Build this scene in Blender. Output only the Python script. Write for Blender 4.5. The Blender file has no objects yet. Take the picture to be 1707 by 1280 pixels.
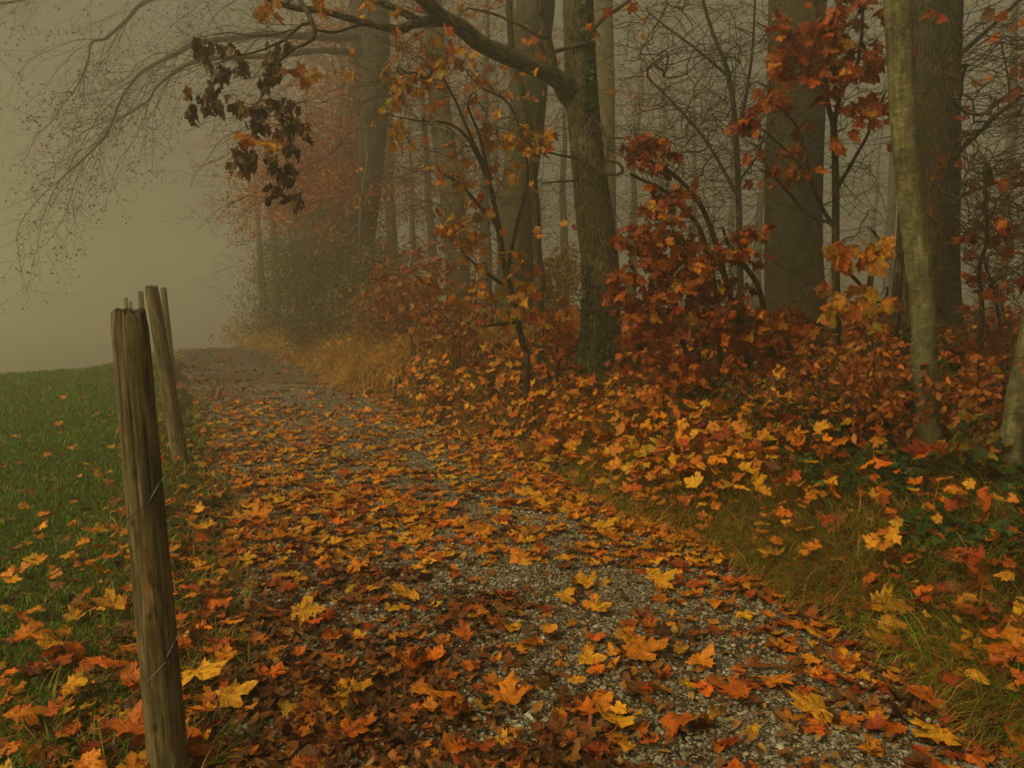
import bpy, math, numpy as np
from mathutils import Vector
R = math.radians
SC = bpy.context.scene
COL = SC.collection

# ------------------------------------------------------------------ camera, world, sun, exposure
F = 1340.0; PITCH = math.atan(150 / F); EYE = np.array([0, 0, 1.6])
cam = bpy.data.cameras.new('camera'); cam.sensor_width = 36; cam.lens = F / 1707 * 36
cam.clip_start = 0.02; cam.clip_end = 600
cam_o = bpy.data.objects.new('camera', cam); COL.objects.link(cam_o)
cam_o.location = EYE; cam_o.rotation_euler = (math.pi / 2 - PITCH, 0, 0)
SC.camera = cam_o

W = bpy.data.worlds.new('World'); SC.world = W; W.use_nodes = True
nt = W.node_tree; nt.nodes.clear()
sky = nt.nodes.new('ShaderNodeTexSky'); sky.sky_type = 'NISHITA'; sky.sun_disc = False
sky.sun_elevation = R(42); sky.sun_rotation = R(-128); sky.dust_density = 6; sky.air_density = 1
hs = nt.nodes.new('ShaderNodeHueSaturation'); hs.inputs['Saturation'].default_value = 0.05
mx = nt.nodes.new('ShaderNodeMix'); mx.data_type = 'RGBA'; mx.blend_type = 'MULTIPLY'
mx.inputs[0].default_value = 1; mx.inputs[7].default_value = (1.0, 0.85, 0.45, 1)
bg = nt.nodes.new('ShaderNodeBackground'); bg.inputs[1].default_value = 0.066
wo = nt.nodes.new('ShaderNodeOutputWorld')
nt.links.new(sky.outputs[0], hs.inputs['Color']); nt.links.new(hs.outputs[0], mx.inputs[6])
nt.links.new(mx.outputs[2], bg.inputs[0]); nt.links.new(bg.outputs[0], wo.inputs[0])

sl = bpy.data.lights.new('sun', 'SUN'); sl.energy = 3.0; sl.angle = R(40); sl.color = (1.0, 0.81, 0.38)
so = bpy.data.objects.new('sun', sl); COL.objects.link(so)
sd = Vector((math.sin(R(-128)) * math.cos(R(42)), math.cos(R(-128)) * math.cos(R(42)), math.sin(R(42))))
so.rotation_euler = sd.to_track_quat('Z', 'Y').to_euler()
VS = SC.view_settings
VS.view_transform = 'Standard'; VS.look = 'None'; VS.gamma = 1; VS.exposure = -0.2
CY = SC.cycles
CY.use_denoising = True; CY.max_bounces = 6; CY.diffuse_bounces = 2; CY.glossy_bounces = 1
CY.transmission_bounces = 2; CY.volume_bounces = 2; CY.transparent_max_bounces = 4
CY.use_adaptive_sampling = True; CY.adaptive_threshold = 0.02
try: CY.denoiser = 'OPENIMAGEDENOISE'
except Exception: pass
HAZE_DENSITY = 0.0165

# ------------------------------------------------------------------ maths helpers
FWD = np.array([0, math.cos(PITCH), -math.sin(PITCH)]); UP = np.array([0, math.sin(PITCH), math.cos(PITCH)])
def ray(px, py):
    return (px - 853.5) / F * np.array([1., 0, 0]) + (640 - py) / F * UP + FWD
def P(px, py, d):                      # the point seen at a pixel, d metres ahead
    r = ray(px, py); return EYE + r * (d / r[1])
def proj(p):
    q = np.asarray(p) - EYE; z = q @ FWD
    return 853.5 + F * q[..., 0] / z, 640 - F * (q @ UP) / z, z
def wig(x, y, s=1.0, k=0.0):
    return (np.sin(1.3 * x * s + 2.1 * y * s + k) + np.sin(2.7 * x * s - 1.9 * y * s + 1.7 + k * 2)
            + np.sin(-3.1 * x * s + 0.7 * y * s + 4.1 + k) * .8 + np.sin(0.9 * x * s - 4.3 * y * s + .3 + k) * .6) / 3.4
def smooth(t): t = np.clip(t, 0, 1); return t * t * (3 - 2 * t)
YR = np.array([-30, 0, 1.5, 2.71, 3.83, 4.66, 5.96, 7.39, 9.32, 12.6, 16.5, 21.4, 26.8, 34, 45, 120])
XR = np.array([2.8, 2.4, 2.15, 1.88, 1.55, 1.25, .83, .26, -.58, -2.2, -3.85, -6.1, -9.6, -16, -28, -130])
YL = np.array([-30, 0, 2.71, 4.2, 6.9, 10.2, 14.3, 19.5, 25, 34, 45, 120])
XL = np.array([-.6, -.85, -1.1, -1.5, -2.5, -3.9, -5.8, -7.9, -10.3, -19, -34, -140])
def xr(y): return np.interp(y, YR, XR) + .1 * np.sin(1.7 * y) + .05 * np.sin(4.1 * y)
def xl(y): return np.interp(y, YL, XL) + .08 * np.sin(2.1 * y + 1)
def height(x, y):
    x = np.asarray(x, float); y = np.asarray(y, float)
    s = np.clip((x - xr(y)) * .9, 0, 60)
    A = (0.62 + 0.38 * smooth((y - 4.5) / 3.5)) * (1 - .25 * smooth((y - 14) / 10))
    h = A * 1.1 * (1 - .8 * smooth((y - 24) / 5) * smooth((-5 - x) / 4)) * (1 - np.exp(-s / 1.9)) + .05 * wig(x, y, 1.2) * smooth(s) + .03 * wig(x, y, 3.7) * smooth(s)
    h = h - .45 * smooth((s - 9) / 10)
    l = np.clip((xl(y) - x) * .9, 0, 60)
    h = h + .05 * smooth(l / .5) + .02 * wig(x, y, 1.5) * smooth(l) - .012 * l
    dd = np.sqrt(x * x + y * y)
    u = np.clip(dd - 19, 0, 60); h = h - np.minimum(.15 * u + .006 * u * u, 9) * smooth((l - .6) / 3)
    return h - drop(x, y) * (1 - .75 * smooth((s - 1.5) / 4) * smooth((x + 9) / 4)) * (1 - smooth((l - .6) / 3))
def drop(x, y):
    u = np.clip(np.sqrt(x * x + y * y) - 25, 0, 60); return np.minimum(.13 * u + .006 * u * u, 8.5)
def nrm(v): return v / (np.linalg.norm(v, axis=-1, keepdims=True) + 1e-9)
def gnormal(x, y, e=.15):
    return nrm(np.stack([-(height(x + e, y) - height(x - e, y)) / (2 * e), -(height(x, y + e) - height(x, y - e)) / (2 * e), np.ones_like(x)], -1))
def G(px, py):                         # where the ray of a pixel meets the ground
    r = ray(px, py)
    for t in np.arange(1.0, 60, .02):
        p = EYE + r * t
        if p[2] <= height(p[0], p[1]): return p
    return EYE + r * 30

# ------------------------------------------------------------------ mesh building
class MB:
    def __init__(s): s.v, s.uv, s.c, s.f = [], [], [], []; s.n = 0
    def add(s, v, faces, uv=None, c=None):
        v = np.asarray(v, np.float32).reshape(-1, 3); m = len(v)
        if m == 0: return
        s.v.append(v)
        s.uv.append(np.zeros((m, 2), np.float32) if uv is None else np.asarray(uv, np.float32).reshape(-1, 2))
        s.c.append(np.broadcast_to(np.ones(3, np.float32) if c is None else np.asarray(c, np.float32), (m, 3)))
        for q in (faces if isinstance(faces, (list, tuple)) else [faces]):
            s.f.append(np.asarray(q, np.int64) + s.n)
        s.n += m
    def build(s, name, mat, parent=None, smooth_=True):
        me = bpy.data.meshes.new(name)
        v = np.concatenate(s.v)
        if parent is not None: v = v - np.array(parent.location, np.float32)
        me.vertices.add(len(v)); me.vertices.foreach_set('co', v.ravel())
        loops = np.concatenate([q.ravel() for q in s.f]).astype(np.int32)
        tot = np.concatenate([np.full(len(q), q.shape[1]) for q in s.f]).astype(np.int32)
        me.loops.add(len(loops)); me.loops.foreach_set('vertex_index', loops)
        me.polygons.add(len(tot)); me.polygons.foreach_set('loop_start', np.concatenate([[0], np.cumsum(tot)[:-1]]).astype(np.int32))
        me.polygons.foreach_set('use_smooth', np.full(len(tot), smooth_))
        me.update(calc_edges=True)
        uvl = me.uv_layers.new(name='UVMap'); uvl.data.foreach_set('uv', np.concatenate(s.uv)[loops].ravel())
        ca = me.color_attributes.new('tint', 'FLOAT_COLOR', 'POINT')
        c = np.concatenate(s.c); ca.data.foreach_set('color', np.concatenate([c, np.ones((len(c), 1))], 1).astype(np.float32).ravel())
        if mat: me.materials.append(mat)
        o = bpy.data.objects.new(name, me); COL.objects.link(o)
        if parent is not None: o.parent = parent
        return o

def tube(mb, pts, rad, sides, rng=None, bump=0.0, cap=False, c=None, flare=0.0):
    pts = np.asarray(pts, float); n = len(pts)
    rad = np.broadcast_to(np.asarray(rad, float), (n,))
    t = nrm(np.gradient(pts, axis=0)) if n > 1 else np.array([[0, 0, 1.]])
    ref = np.array([0, 1, 0.03]) if abs(t[0][1]) < .9 else np.array([1, 0, 0.03])
    a = nrm(np.cross(t, ref)); b = np.cross(t, a)
    th = np.linspace(0, 2 * math.pi, sides + 1)
    ln = np.concatenate([[0], np.cumsum(np.linalg.norm(np.diff(pts, axis=0), axis=1))])
    rr = rad[:, None] * np.ones(sides + 1)[None]
    if bump and rng is not None:
        k = rng.uniform(0, 6, 6)
        rr = rr * (1 + bump * (np.sin(3 * th + k[0] + ln[:, None] * .9) + .7 * np.sin(5 * th + k[1] - ln[:, None] * 1.4)
                   + .5 * np.sin(2 * th + k[2]) * np.sin(ln[:, None] * 3.1 + k[3]) + .35 * np.sin(9 * th + k[4] + ln[:, None] * .5)))
    if flare:
        k = rng.uniform(0, 6)
        rr = rr * (1 + flare * np.exp(-ln[:, None] / .28) * (.75 + .55 * np.sin(4 * th + k) + .3 * np.sin(7 * th + k * 2)))
    v = pts[:, None] + rr[..., None] * (np.cos(th)[None, :, None] * a[:, None] + np.sin(th)[None, :, None] * b[:, None])
    uv = np.stack([np.broadcast_to(th * max(rad.mean(), .001), (n, sides + 1)), np.broadcast_to(ln[:, None], (n, sides + 1))], -1)
    i = (np.arange(n - 1)[:, None] * (sides + 1) + np.arange(sides)[None]).ravel()
    q = np.stack([i, i + 1, i + sides + 2, i + sides + 1], 1)
    fs = [q]
    v = v.reshape(-1, 3); uv = uv.reshape(-1, 2)
    if cap:
        v = np.concatenate([v, pts[-1:] + t[-1:] * 0.004]); uv = np.concatenate([uv, uv[-1:]])
        j = (n - 1) * (sides + 1) + np.arange(sides)
        fs.append(np.stack([j, j + 1, np.full(sides, len(v) - 1)], 1))
    mb.add(v, fs, uv, c)

def spline(pts, k=6):                  # Catmull-Rom through points (last column may be a radius)
    p = np.asarray(pts, float); p = np.concatenate([[2 * p[0] - p[1]], p, [2 * p[-1] - p[-2]]]); out = []
    for i in range(1, len(p) - 2):
        t = np.linspace(0, 1, k, endpoint=False)[:, None]
        out.append(.5 * ((2 * p[i]) + (-p[i-1] + p[i+1]) * t + (2*p[i-1] - 5*p[i] + 4*p[i+1] - p[i+2]) * t**2 + (-p[i-1] + 3*p[i] - 3*p[i+1] + p[i+2]) * t**3))
    return np.concatenate(out + [p[-2:-1]])

# ------------------------------------------------------------------ leaves and grass
half = [(0, 0), (.10, -.07), (.24, -.06), (.40, -.10), (.34, .04), (.46, .10), (.36, .16), (.50, .24), (.67, .30), (.56, .40),
        (.68, .56), (.50, .52), (.45, .60), (.27, .48), (.26, .60), (.33, .74), (.20, .78), (.13, .90), (0, 1.07)]
half_lo = [(0, 0), (.38, -.10), (.36, .15), (.66, .32), (.60, .52), (.28, .48), (.30, .74), (0, 1.07)]
half_ov = [(0, 0), (.16, .12), (.27, .35), (.26, .6), (.14, .85), (0, 1.0)]
def tmpl(h, ring):
    h = np.array(h, float); o = np.concatenate([h, h[-2:0:-1] * [-1, 1]]); m = len(o); c = np.array([0, .25])
    if h is half_ov or abs(h[:, 0].max() - .27) < .01: c = np.array([0, .45])
    nx = (np.arange(m) + 1) % m
    if ring:
        v = np.concatenate([[c], c + (o - c) * .52, o]); a = 1 + np.arange(m)
        return v, [np.stack([np.zeros(m, int), a, 1 + nx], 1), np.stack([a, a + m, 1 + nx + m, 1 + nx], 1)]
    v = np.concatenate([[c], o]); return v, [np.stack([np.zeros(m, int), 1 + np.arange(m), 1 + nx], 1)]
T_HI, T_MED, T_LO = tmpl(half, True), tmpl(half, False), tmpl(half_lo, False)
T_OV = tmpl(half_ov, False)
T_DI = (np.array([(0, 0), (.3, .5), (0, 1), (-.3, .5)]), [np.array([[0, 1, 2, 3]])])

def leaves(mb, tm, pos, axis, normal, size, col, rng, roll=(0, 1.2), bend=(-.6, .8), crum=.05, petiole=0.0, vcol=0.12):
    pos = np.atleast_2d(pos); N = len(pos)
    if N == 0: return
    tv, tf = tm; M = len(tv)
    ax = nrm(np.broadcast_to(axis, (N, 3))); nn = np.broadcast_to(normal, (N, 3))
    sx = nrm(np.cross(ax, nn)); nn = np.cross(sx, ax)
    size = np.broadcast_to(size, (N,)).astype(float); col = np.broadcast_to(col, (N, 3))
    asp = rng.uniform(.82, 1.12, N)[:, None]
    x = tv[:, 0][None] * asp; y = np.broadcast_to(tv[:, 1][None], (N, M)).copy()
    sk = rng.normal(0, .08, N)[:, None]; x = x + sk * y * y
    asp2 = rng.normal(0, .05, (N, 1)); y = y * (1 + asp2 + .10 * np.sin(x * 3 + rng.uniform(0, 6, (N, 1)))); jit = rng.normal(0, .024, (N, M)); x = x + jit; y = y + rng.normal(0, .018, (N, M))
    k1 = (rng.uniform(roll[0], roll[1], N) * np.where(rng.uniform(0, 1, N) < .15, 2.4, 1))[:, None] * rng.choice([1, 1, 1, -1], N)[:, None] + 1e-4
    k2 = rng.uniform(bend[0], bend[1], N)[:, None] + 1e-4
    X = np.sin(x * k1) / k1; Z = (1 - np.cos(x * k1)) / k1
    ph = rng.uniform(0, 6.3, (N, 4))
    Z = Z + crum * (np.sin(7 * x + ph[:, :1]) * np.sin(6 * y + ph[:, 1:2]) + .8 * np.sin(11 * x - 4 * y + ph[:, 2:3]))
    Y = np.sin(y * k2) / k2; Z = Z * np.cos(y * k2) + (1 - np.cos(y * k2)) / k2
    s = size[:, None, None]
    v = pos[:, None] + s * (X[..., None] * sx[:, None] + Y[..., None] * ax[:, None] + Z[..., None] * nn[:, None])
    off = (np.arange(N) * M)[:, None, None]
    fs = [(f[None] + off).reshape(-1, f.shape[1]) for f in tf]
    c = np.repeat(np.clip(col, .002, 1), M, 0).reshape(N, M, 3)
    edge = np.clip(np.abs(tv[:, 0]) * 1.5, 0, 1)[None, :, None]
    c = c * (1 - edge * vcol * rng.uniform(-.5, 2.5, N)[:, None, None] * np.array([.5, 1, 1.])[None, None])
    uv = np.stack([np.broadcast_to(tv[:, 0], (N, M)), np.broadcast_to(tv[:, 1], (N, M))], -1) + 0.0
    mb.add(v.reshape(-1, 3), fs, uv.reshape(-1, 2), c.reshape(-1, 3))
    if petiole:
        w = .012; L = petiole * rng.uniform(.5, 1.2, N)[:, None]; kk = rng.normal(0, .25, (N, 1)); kz = rng.uniform(-.05, .25, (N, 1))
        out = []
        for t in (0, .35, .7, 1.0):
            cx = kk * t * t; cy = -L * t + .02; cz = kz * t * t
            for sgn in (-1, 1):
                out.append(cx * sx + cy * ax + cz * nn + sgn * w * (1 + .4 * (t == 1)) * sx)
        pv = pos[:, None] + size[:, None, None] * np.stack(out, 1)
        q = np.array([[0, 1, 3, 2], [2, 3, 5, 4], [4, 5, 7, 6]])
        pc = np.repeat(col * np.array([.8, .45, .5]), 8, 0)
        mb.add(pv.reshape(-1, 3), (q[None] + (np.arange(N) * 8)[:, None, None]).reshape(-1, 4), np.tile([2.0, 2.0], (N * 8, 1)), pc)

def blades(mb, pos, h, lean, az, w, col, rng, segs=3, curl=1.0):
    N = len(pos)
    if N == 0: return
    d = np.stack([np.cos(az), np.sin(az), 0 * az], 1); sd_ = np.stack([-np.sin(az), np.cos(az), 0 * az], 1)
    tw = rng.normal(0, .5, N)[:, None]; sd_ = nrm(sd_ + tw * d)
    vs = []; p = pos.astype(float).copy(); ang = np.clip(lean * .35, 0, 1.4)
    for i in range(segs + 1):
        t = i / segs; ww = (w * (1 - t) ** .6 * .5 + .0002)[:, None]
        vs += [p - sd_ * ww, p + sd_ * ww]
        p = p + (h / segs)[:, None] * (np.sin(ang)[:, None] * d + np.cos(ang)[:, None] * np.array([0, 0, 1.]))
        ang = ang + lean * curl * 1.3 / segs
    v = np.stack(vs, 1); M = v.shape[1]
    q = np.array([[2*i, 2*i+1, 2*i+3, 2*i+2] for i in range(segs)])
    mb.add(v.reshape(-1, 3), (q[None] + (np.arange(N) * M)[:, None, None]).reshape(-1, 4), None, np.repeat(np.clip(col, .002, 1), M, 0))

def pal(rng, n, cols, wts, var=.18):
    cols = np.array(cols); w = np.array(wts, float); i = rng.choice(len(cols), n, p=w / w.sum())
    return cols[i] * np.exp(rng.normal(0, var, (n, 1))) * np.exp(rng.normal(0, var * .45, (n, 3))), i
YEL, ORA, DOR, RED, BRO, DBR, OLI = (.60, .31, .018), (.56, .205, .012), (.48, .125, .010), (.30, .06, .010), (.17, .065, .018), (.07, .032, .014), (.20, .16, .02)
PATHC = [YEL, ORA, DOR, RED, BRO]

# ------------------------------------------------------------------ materials
def mat(name):
    m = bpy.data.materials.new(name); m.use_nodes = True; n = m.node_tree
    b = n.nodes['Principled BSDF']; return m, n, b
def N_(n, t, **k):
    o = n.nodes.new(t)
    for a, v in k.items():
        if a == 'inp':
            for kk, vv in v.items(): o.inputs[kk].default_value = vv
        else: setattr(o, a, v)
    return o
def ramp(n, src, stops):
    r = n.nodes.new('ShaderNodeValToRGB'); e = r.color_ramp.elements
    while len(e) < len(stops): e.new(.5)
    for el, (p, c) in zip(e, stops): el.position = p; el.color = (*c, 1)
    n.links.new(src, r.inputs[0]); return r
def mixc(n, a, b, f=None, blend='MIX', fac=1.0):
    m = n.nodes.new('ShaderNodeMix'); m.data_type = 'RGBA'; m.blend_type = blend; m.inputs[0].default_value = fac
    for s, i in ((a, 6), (b, 7)):
        if isinstance(s, tuple): m.inputs[i].default_value = (*s, 1)
        else: n.links.new(s, m.inputs[i])
    if f is not None: n.links.new(f, m.inputs[0])
    return m.outputs[2]
def math_(n, op, a, b=None, c=None):
    m = n.nodes.new('ShaderNodeMath'); m.operation = op
    for i, s in enumerate((a, b, c)):
        if s is None: continue
        if isinstance(s, (int, float)): m.inputs[i].default_value = s
        else: n.links.new(s, m.inputs[i])
    return m.outputs[0]

def leaf_material(name, transl=.3, veins=True, rough=.55, spots=True):
    m, n, b = mat(name)
    at = N_(n, 'ShaderNodeAttribute', attribute_name='tint'); c = at.outputs['Color']
    ge = N_(n, 'ShaderNodeNewGeometry')
    if spots:
        no = N_(n, 'ShaderNodeTexNoise', inp={'Scale': 38., 'Detail': 5., 'Roughness': .65}); n.links.new(ge.outputs['Position'], no.inputs['Vector'])
        r = ramp(n, no.outputs[0], [(.33, (.42, .30, .25)), (.47, (.88, .85, .8)), (.7, (1.22, 1.12, 1.0))])
        c = mixc(n, c, r.outputs[0], blend='MULTIPLY')
        n3 = N_(n, 'ShaderNodeTexNoise', inp={'Scale': 260., 'Detail': 2.}); n.links.new(ge.outputs['Position'], n3.inputs['Vector'])
        r3 = ramp(n, n3.outputs[0], [(.30, (.45, .35, .3)), (.40, (1, 1, 1))]); c = mixc(n, c, r3.outputs[0], blend='MULTIPLY')
    if veins:
        tc = N_(n, 'ShaderNodeUVMap'); sp = N_(n, 'ShaderNodeSeparateXYZ'); n.links.new(tc.outputs[0], sp.inputs[0])
        ax = math_(n, 'ABSOLUTE', sp.outputs[0]); y = sp.outputs[1]; d = ax
        for a in (38, 72, 100):
            s, co = math.sin(R(a)), math.cos(R(a))
            d = math_(n, 'MINIMUM', d, math_(n, 'ABSOLUTE', math_(n, 'SUBTRACT', math_(n, 'MULTIPLY', ax, co), math_(n, 'MULTIPLY', y, s))))
        # side veins: stripes leaning off the midrib
        st = math_(n, 'ABSOLUTE', math_(n, 'SINE', math_(n, 'MULTIPLY', math_(n, 'SUBTRACT', y, math_(n, 'MULTIPLY', ax, 1.1)), 26.)))
        v1 = math_(n, 'SUBTRACT', 1., math_(n, 'MINIMUM', 1., math_(n, 'DIVIDE', d, .022)))
        v2 = math_(n, 'MULTIPLY', math_(n, 'SUBTRACT', 1., math_(n, 'MINIMUM', 1., math_(n, 'MULTIPLY', st, 7.))), .35)
        v = math_(n, 'MAXIMUM', v1, v2)
        c = mixc(n, c, mixc(n, c, (1.25, .95, .75), blend='MULTIPLY'), f=v)
        bp = N_(n, 'ShaderNodeBump', inp={'Strength': .5, 'Distance': .004}); bp.invert = True
        n.links.new(v, bp.inputs['Height']); n.links.new(bp.outputs[0], b.inputs['Normal'])
    n.links.new(c, b.inputs['Base Color']); b.inputs['Roughness'].default_value = rough; b.inputs['Specular IOR Level'].default_value = .3
    t = N_(n, 'ShaderNodeBsdfTranslucent'); n.links.new(c, t.inputs[0])
    mm = N_(n, 'ShaderNodeMixShader', inp={0: transl}); o = n.nodes['Material Output']
    n.links.new(b.outputs[0], mm.inputs[1]); n.links.new(t.outputs[0], mm.inputs[2]); n.links.new(mm.outputs[0], o.inputs[0])
    return m
M_LEAF = leaf_material('maple_leaf_surface', .15)
M_TREELEAF = leaf_material('leaf_on_twig', .4)
M_SMALL = leaf_material('small_leaf', .3, veins=False, spots=False)
M_GRASS = leaf_material('grass_blade', .3, veins=False, rough=.5, spots=False)

def bark_material(name, dark, light, moss=None, su=18, sv=3, strength=1.0, blotch=(.38, .8), lent=False, dist=.02):
    m, n, b = mat(name)
    uv = N_(n, 'ShaderNodeUVMap'); ge = N_(n, 'ShaderNodeNewGeometry')
    mp = N_(n, 'ShaderNodeMapping', inp={'Scale': (su, sv, 1)}); n.links.new(uv.outputs[0], mp.inputs[0])
    no = N_(n, 'ShaderNodeTexNoise', inp={'Scale': 1.6, 'Detail': 7., 'Roughness': .68, 'Distortion': .6}); n.links.new(mp.outputs[0], no.inputs['Vector'])
    vo = N_(n, 'ShaderNodeTexVoronoi', feature='DISTANCE_TO_EDGE', inp={'Scale': 1.1}); 
    wv = N_(n, 'ShaderNodeVectorMath', operation='MULTIPLY_ADD'); n.links.new(no.outputs['Color'], wv.inputs[0]); wv.inputs[1].default_value = (.8, .8, 0); n.links.new(mp.outputs[0], wv.inputs[2])
    n.links.new(wv.outputs[0], vo.inputs['Vector'])
    h = math_(n, 'ADD', math_(n, 'MULTIPLY', no.outputs[0], .9), math_(n, 'MULTIPLY', math_(n, 'MINIMUM', vo.outputs[0], .35), 1.2))
    if lent:
        mp2 = N_(n, 'ShaderNodeMapping', inp={'Scale': (24, 42, 1)}); n.links.new(uv.outputs[0], mp2.inputs[0])
        n2 = N_(n, 'ShaderNodeTexNoise', inp={'Scale': 1., 'Detail': 4.}); n.links.new(mp2.outputs[0], n2.inputs['Vector'])
        h = math_(n, 'ADD', math_(n, 'MULTIPLY', no.outputs[0], .58), math_(n, 'MULTIPLY', n2.outputs[0], .42))
    r = ramp(n, h, [(.34, tuple(x * .30 for x in dark)), (.5, dark), (.72, light)])
    c = r.outputs[0]
    n4 = N_(n, 'ShaderNodeTexNoise', inp={'Scale': 5., 'Detail': 6., 'Roughness': .7}); n.links.new(ge.outputs['Position'], n4.inputs['Vector'])
    r4 = ramp(n, n4.outputs[0], [(.35, (blotch[0],) * 3), (.65, (1.15, 1.15, 1.1))]); c = mixc(n, c, r4.outputs[0], blend='MULTIPLY')
    # pale lichen flecks
    n5 = N_(n, 'ShaderNodeTexNoise', inp={'Scale': 42., 'Detail': 3.}); n.links.new(ge.outputs['Position'], n5.inputs['Vector'])
    r5 = ramp(n, n5.outputs[0], [(.66, (0, 0, 0)), (.72, (.5, .5, .5))]); c = mixc(n, c, (.30, .29, .20), f=r5.outputs[0])
    if moss:
        n6 = N_(n, 'ShaderNodeTexNoise', inp={'Scale': 3.1, 'Detail': 7., 'Roughness': .75}); n.links.new(ge.outputs['Position'], n6.inputs['Vector'])
        r6 = ramp(n, n6.outputs[0], [(moss[3], (0, 0, 0)), (moss[3] + .12, (.85, .85, .85))]); c = mixc(n, c, moss[:3], f=r6.outputs[0])
    n.links.new(c, b.inputs['Base Color']); b.inputs['Roughness'].default_value = .85; b.inputs['Specular IOR Level'].default_value = .25
    bp = N_(n, 'ShaderNodeBump', inp={'Strength': strength, 'Distance': dist}); n.links.new(h, bp.inputs['Height']); n.links.new(bp.outputs[0], b.inputs['Normal'])
    return m
M_MAPLE = bark_material('maple_bark', (.050, .040, .019), (.23, .19, .10), moss=(.06, .085, .015, .52), su=42, sv=7, dist=.03)
M_BEECH = bark_material('smooth_beech_bark', (.12, .11, .055), (.26, .235, .13), moss=(.07, .08, .02, .62), lent=True, strength=.45, dist=.008)
M_BIGB = bark_material('old_beech_bark', (.052, .046, .022), (.125, .11, .06), moss=(.05, .055, .018, .50), lent=True, strength=.5, dist=.015)
M_OAK = bark_material('furrowed_bark', (.036, .026, .013), (.13, .098, .052), moss=(.035, .045, .010, .52), su=34, sv=5, dist=.035)
M_TWIG = bark_material('twig_bark', (.045, .032, .018), (.11, .08, .045), su=60, sv=12, strength=.5, dist=.004)
M_MIST = bark_material('far_bark', (.07, .06, .035), (.13, .11, .07), su=20, sv=3)

def simple(name, col, rough=.7, spec=.3, metal=0):
    m, n, b = mat(name); b.inputs['Roughness'].default_value = rough; b.inputs['Specular IOR Level'].default_value = spec; b.inputs['Metallic'].default_value = metal
    no = N_(n, 'ShaderNodeTexNoise', inp={'Scale': 60., 'Detail': 3.}); r = ramp(n, no.outputs[0], [(.3, tuple(x * .6 for x in col)), (.7, tuple(x * 1.2 for x in col))])
    n.links.new(r.outputs[0], b.inputs['Base Color']); return m
M_BLACK = simple('black_plastic', (.012, .012, .012), .45, .4)
M_WIRE = simple('wire_metal', (.22, .20, .17), .5, .5, .6)

def wood_material():
    m, n, b = mat('weathered_post_wood')
    uv = N_(n, 'ShaderNodeUVMap')
    at = N_(n, 'ShaderNodeAttribute', attribute_name='tint')
    mp = N_(n, 'ShaderNodeMapping', inp={'Scale': (64, 3.6, 1)}); n.links.new(uv.outputs[0], mp.inputs[0])
    no = N_(n, 'ShaderNodeTexNoise', inp={'Scale': 1.5, 'Detail': 8., 'Roughness': .7, 'Distortion': .5}); n.links.new(mp.outputs[0], no.inputs['Vector'])
    mp2 = N_(n, 'ShaderNodeMapping', inp={'Scale': (14, 3.0, 1)}); n.links.new(uv.outputs[0], mp2.inputs[0])
    n2 = N_(n, 'ShaderNodeTexNoise', inp={'Scale': 1.2, 'Detail': 6., 'Roughness': .6, 'Distortion': 1.0}); n.links.new(mp2.outputs[0], n2.inputs['Vector'])
    r = ramp(n, no.outputs[0], [(.32, (.022, .016, .008)), (.45, (.115, .090, .048)), (.70, (.25, .205, .12))])
    r2 = ramp(n, n2.outputs[0], [(.36, (.50, .47, .40)), (.56, (1.1, 1.07, 1.0))])
    c = mixc(n, r.outputs[0], r2.outputs[0], blend='MULTIPLY'); c = mixc(n, c, at.outputs['Color'], blend='MULTIPLY')
    ge = N_(n, 'ShaderNodeNewGeometry')
    n6 = N_(n, 'ShaderNodeTexNoise', inp={'Scale': 7., 'Detail': 6., 'Roughness': .75}); n.links.new(ge.outputs['Position'], n6.inputs['Vector'])
    r6 = ramp(n, n6.outputs[0], [(.52, (0, 0, 0)), (.70, (.55, .55, .55))]); c = mixc(n, c, (.055, .06, .02), f=r6.outputs[0])
    n.links.new(c, b.inputs['Base Color']); b.inputs['Roughness'].default_value = .85; b.inputs['Specular IOR Level'].default_value = .25
    h = math_(n, 'ADD', no.outputs[0], math_(n, 'MULTIPLY', n2.outputs[0], .7))
    bp = N_(n, 'ShaderNodeBump', inp={'Strength': 1., 'Distance': .006}); n.links.new(h, bp.inputs['Height']); n.links.new(bp.outputs[0], b.inputs['Normal'])
    return m
M_WOOD = wood_material()

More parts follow.
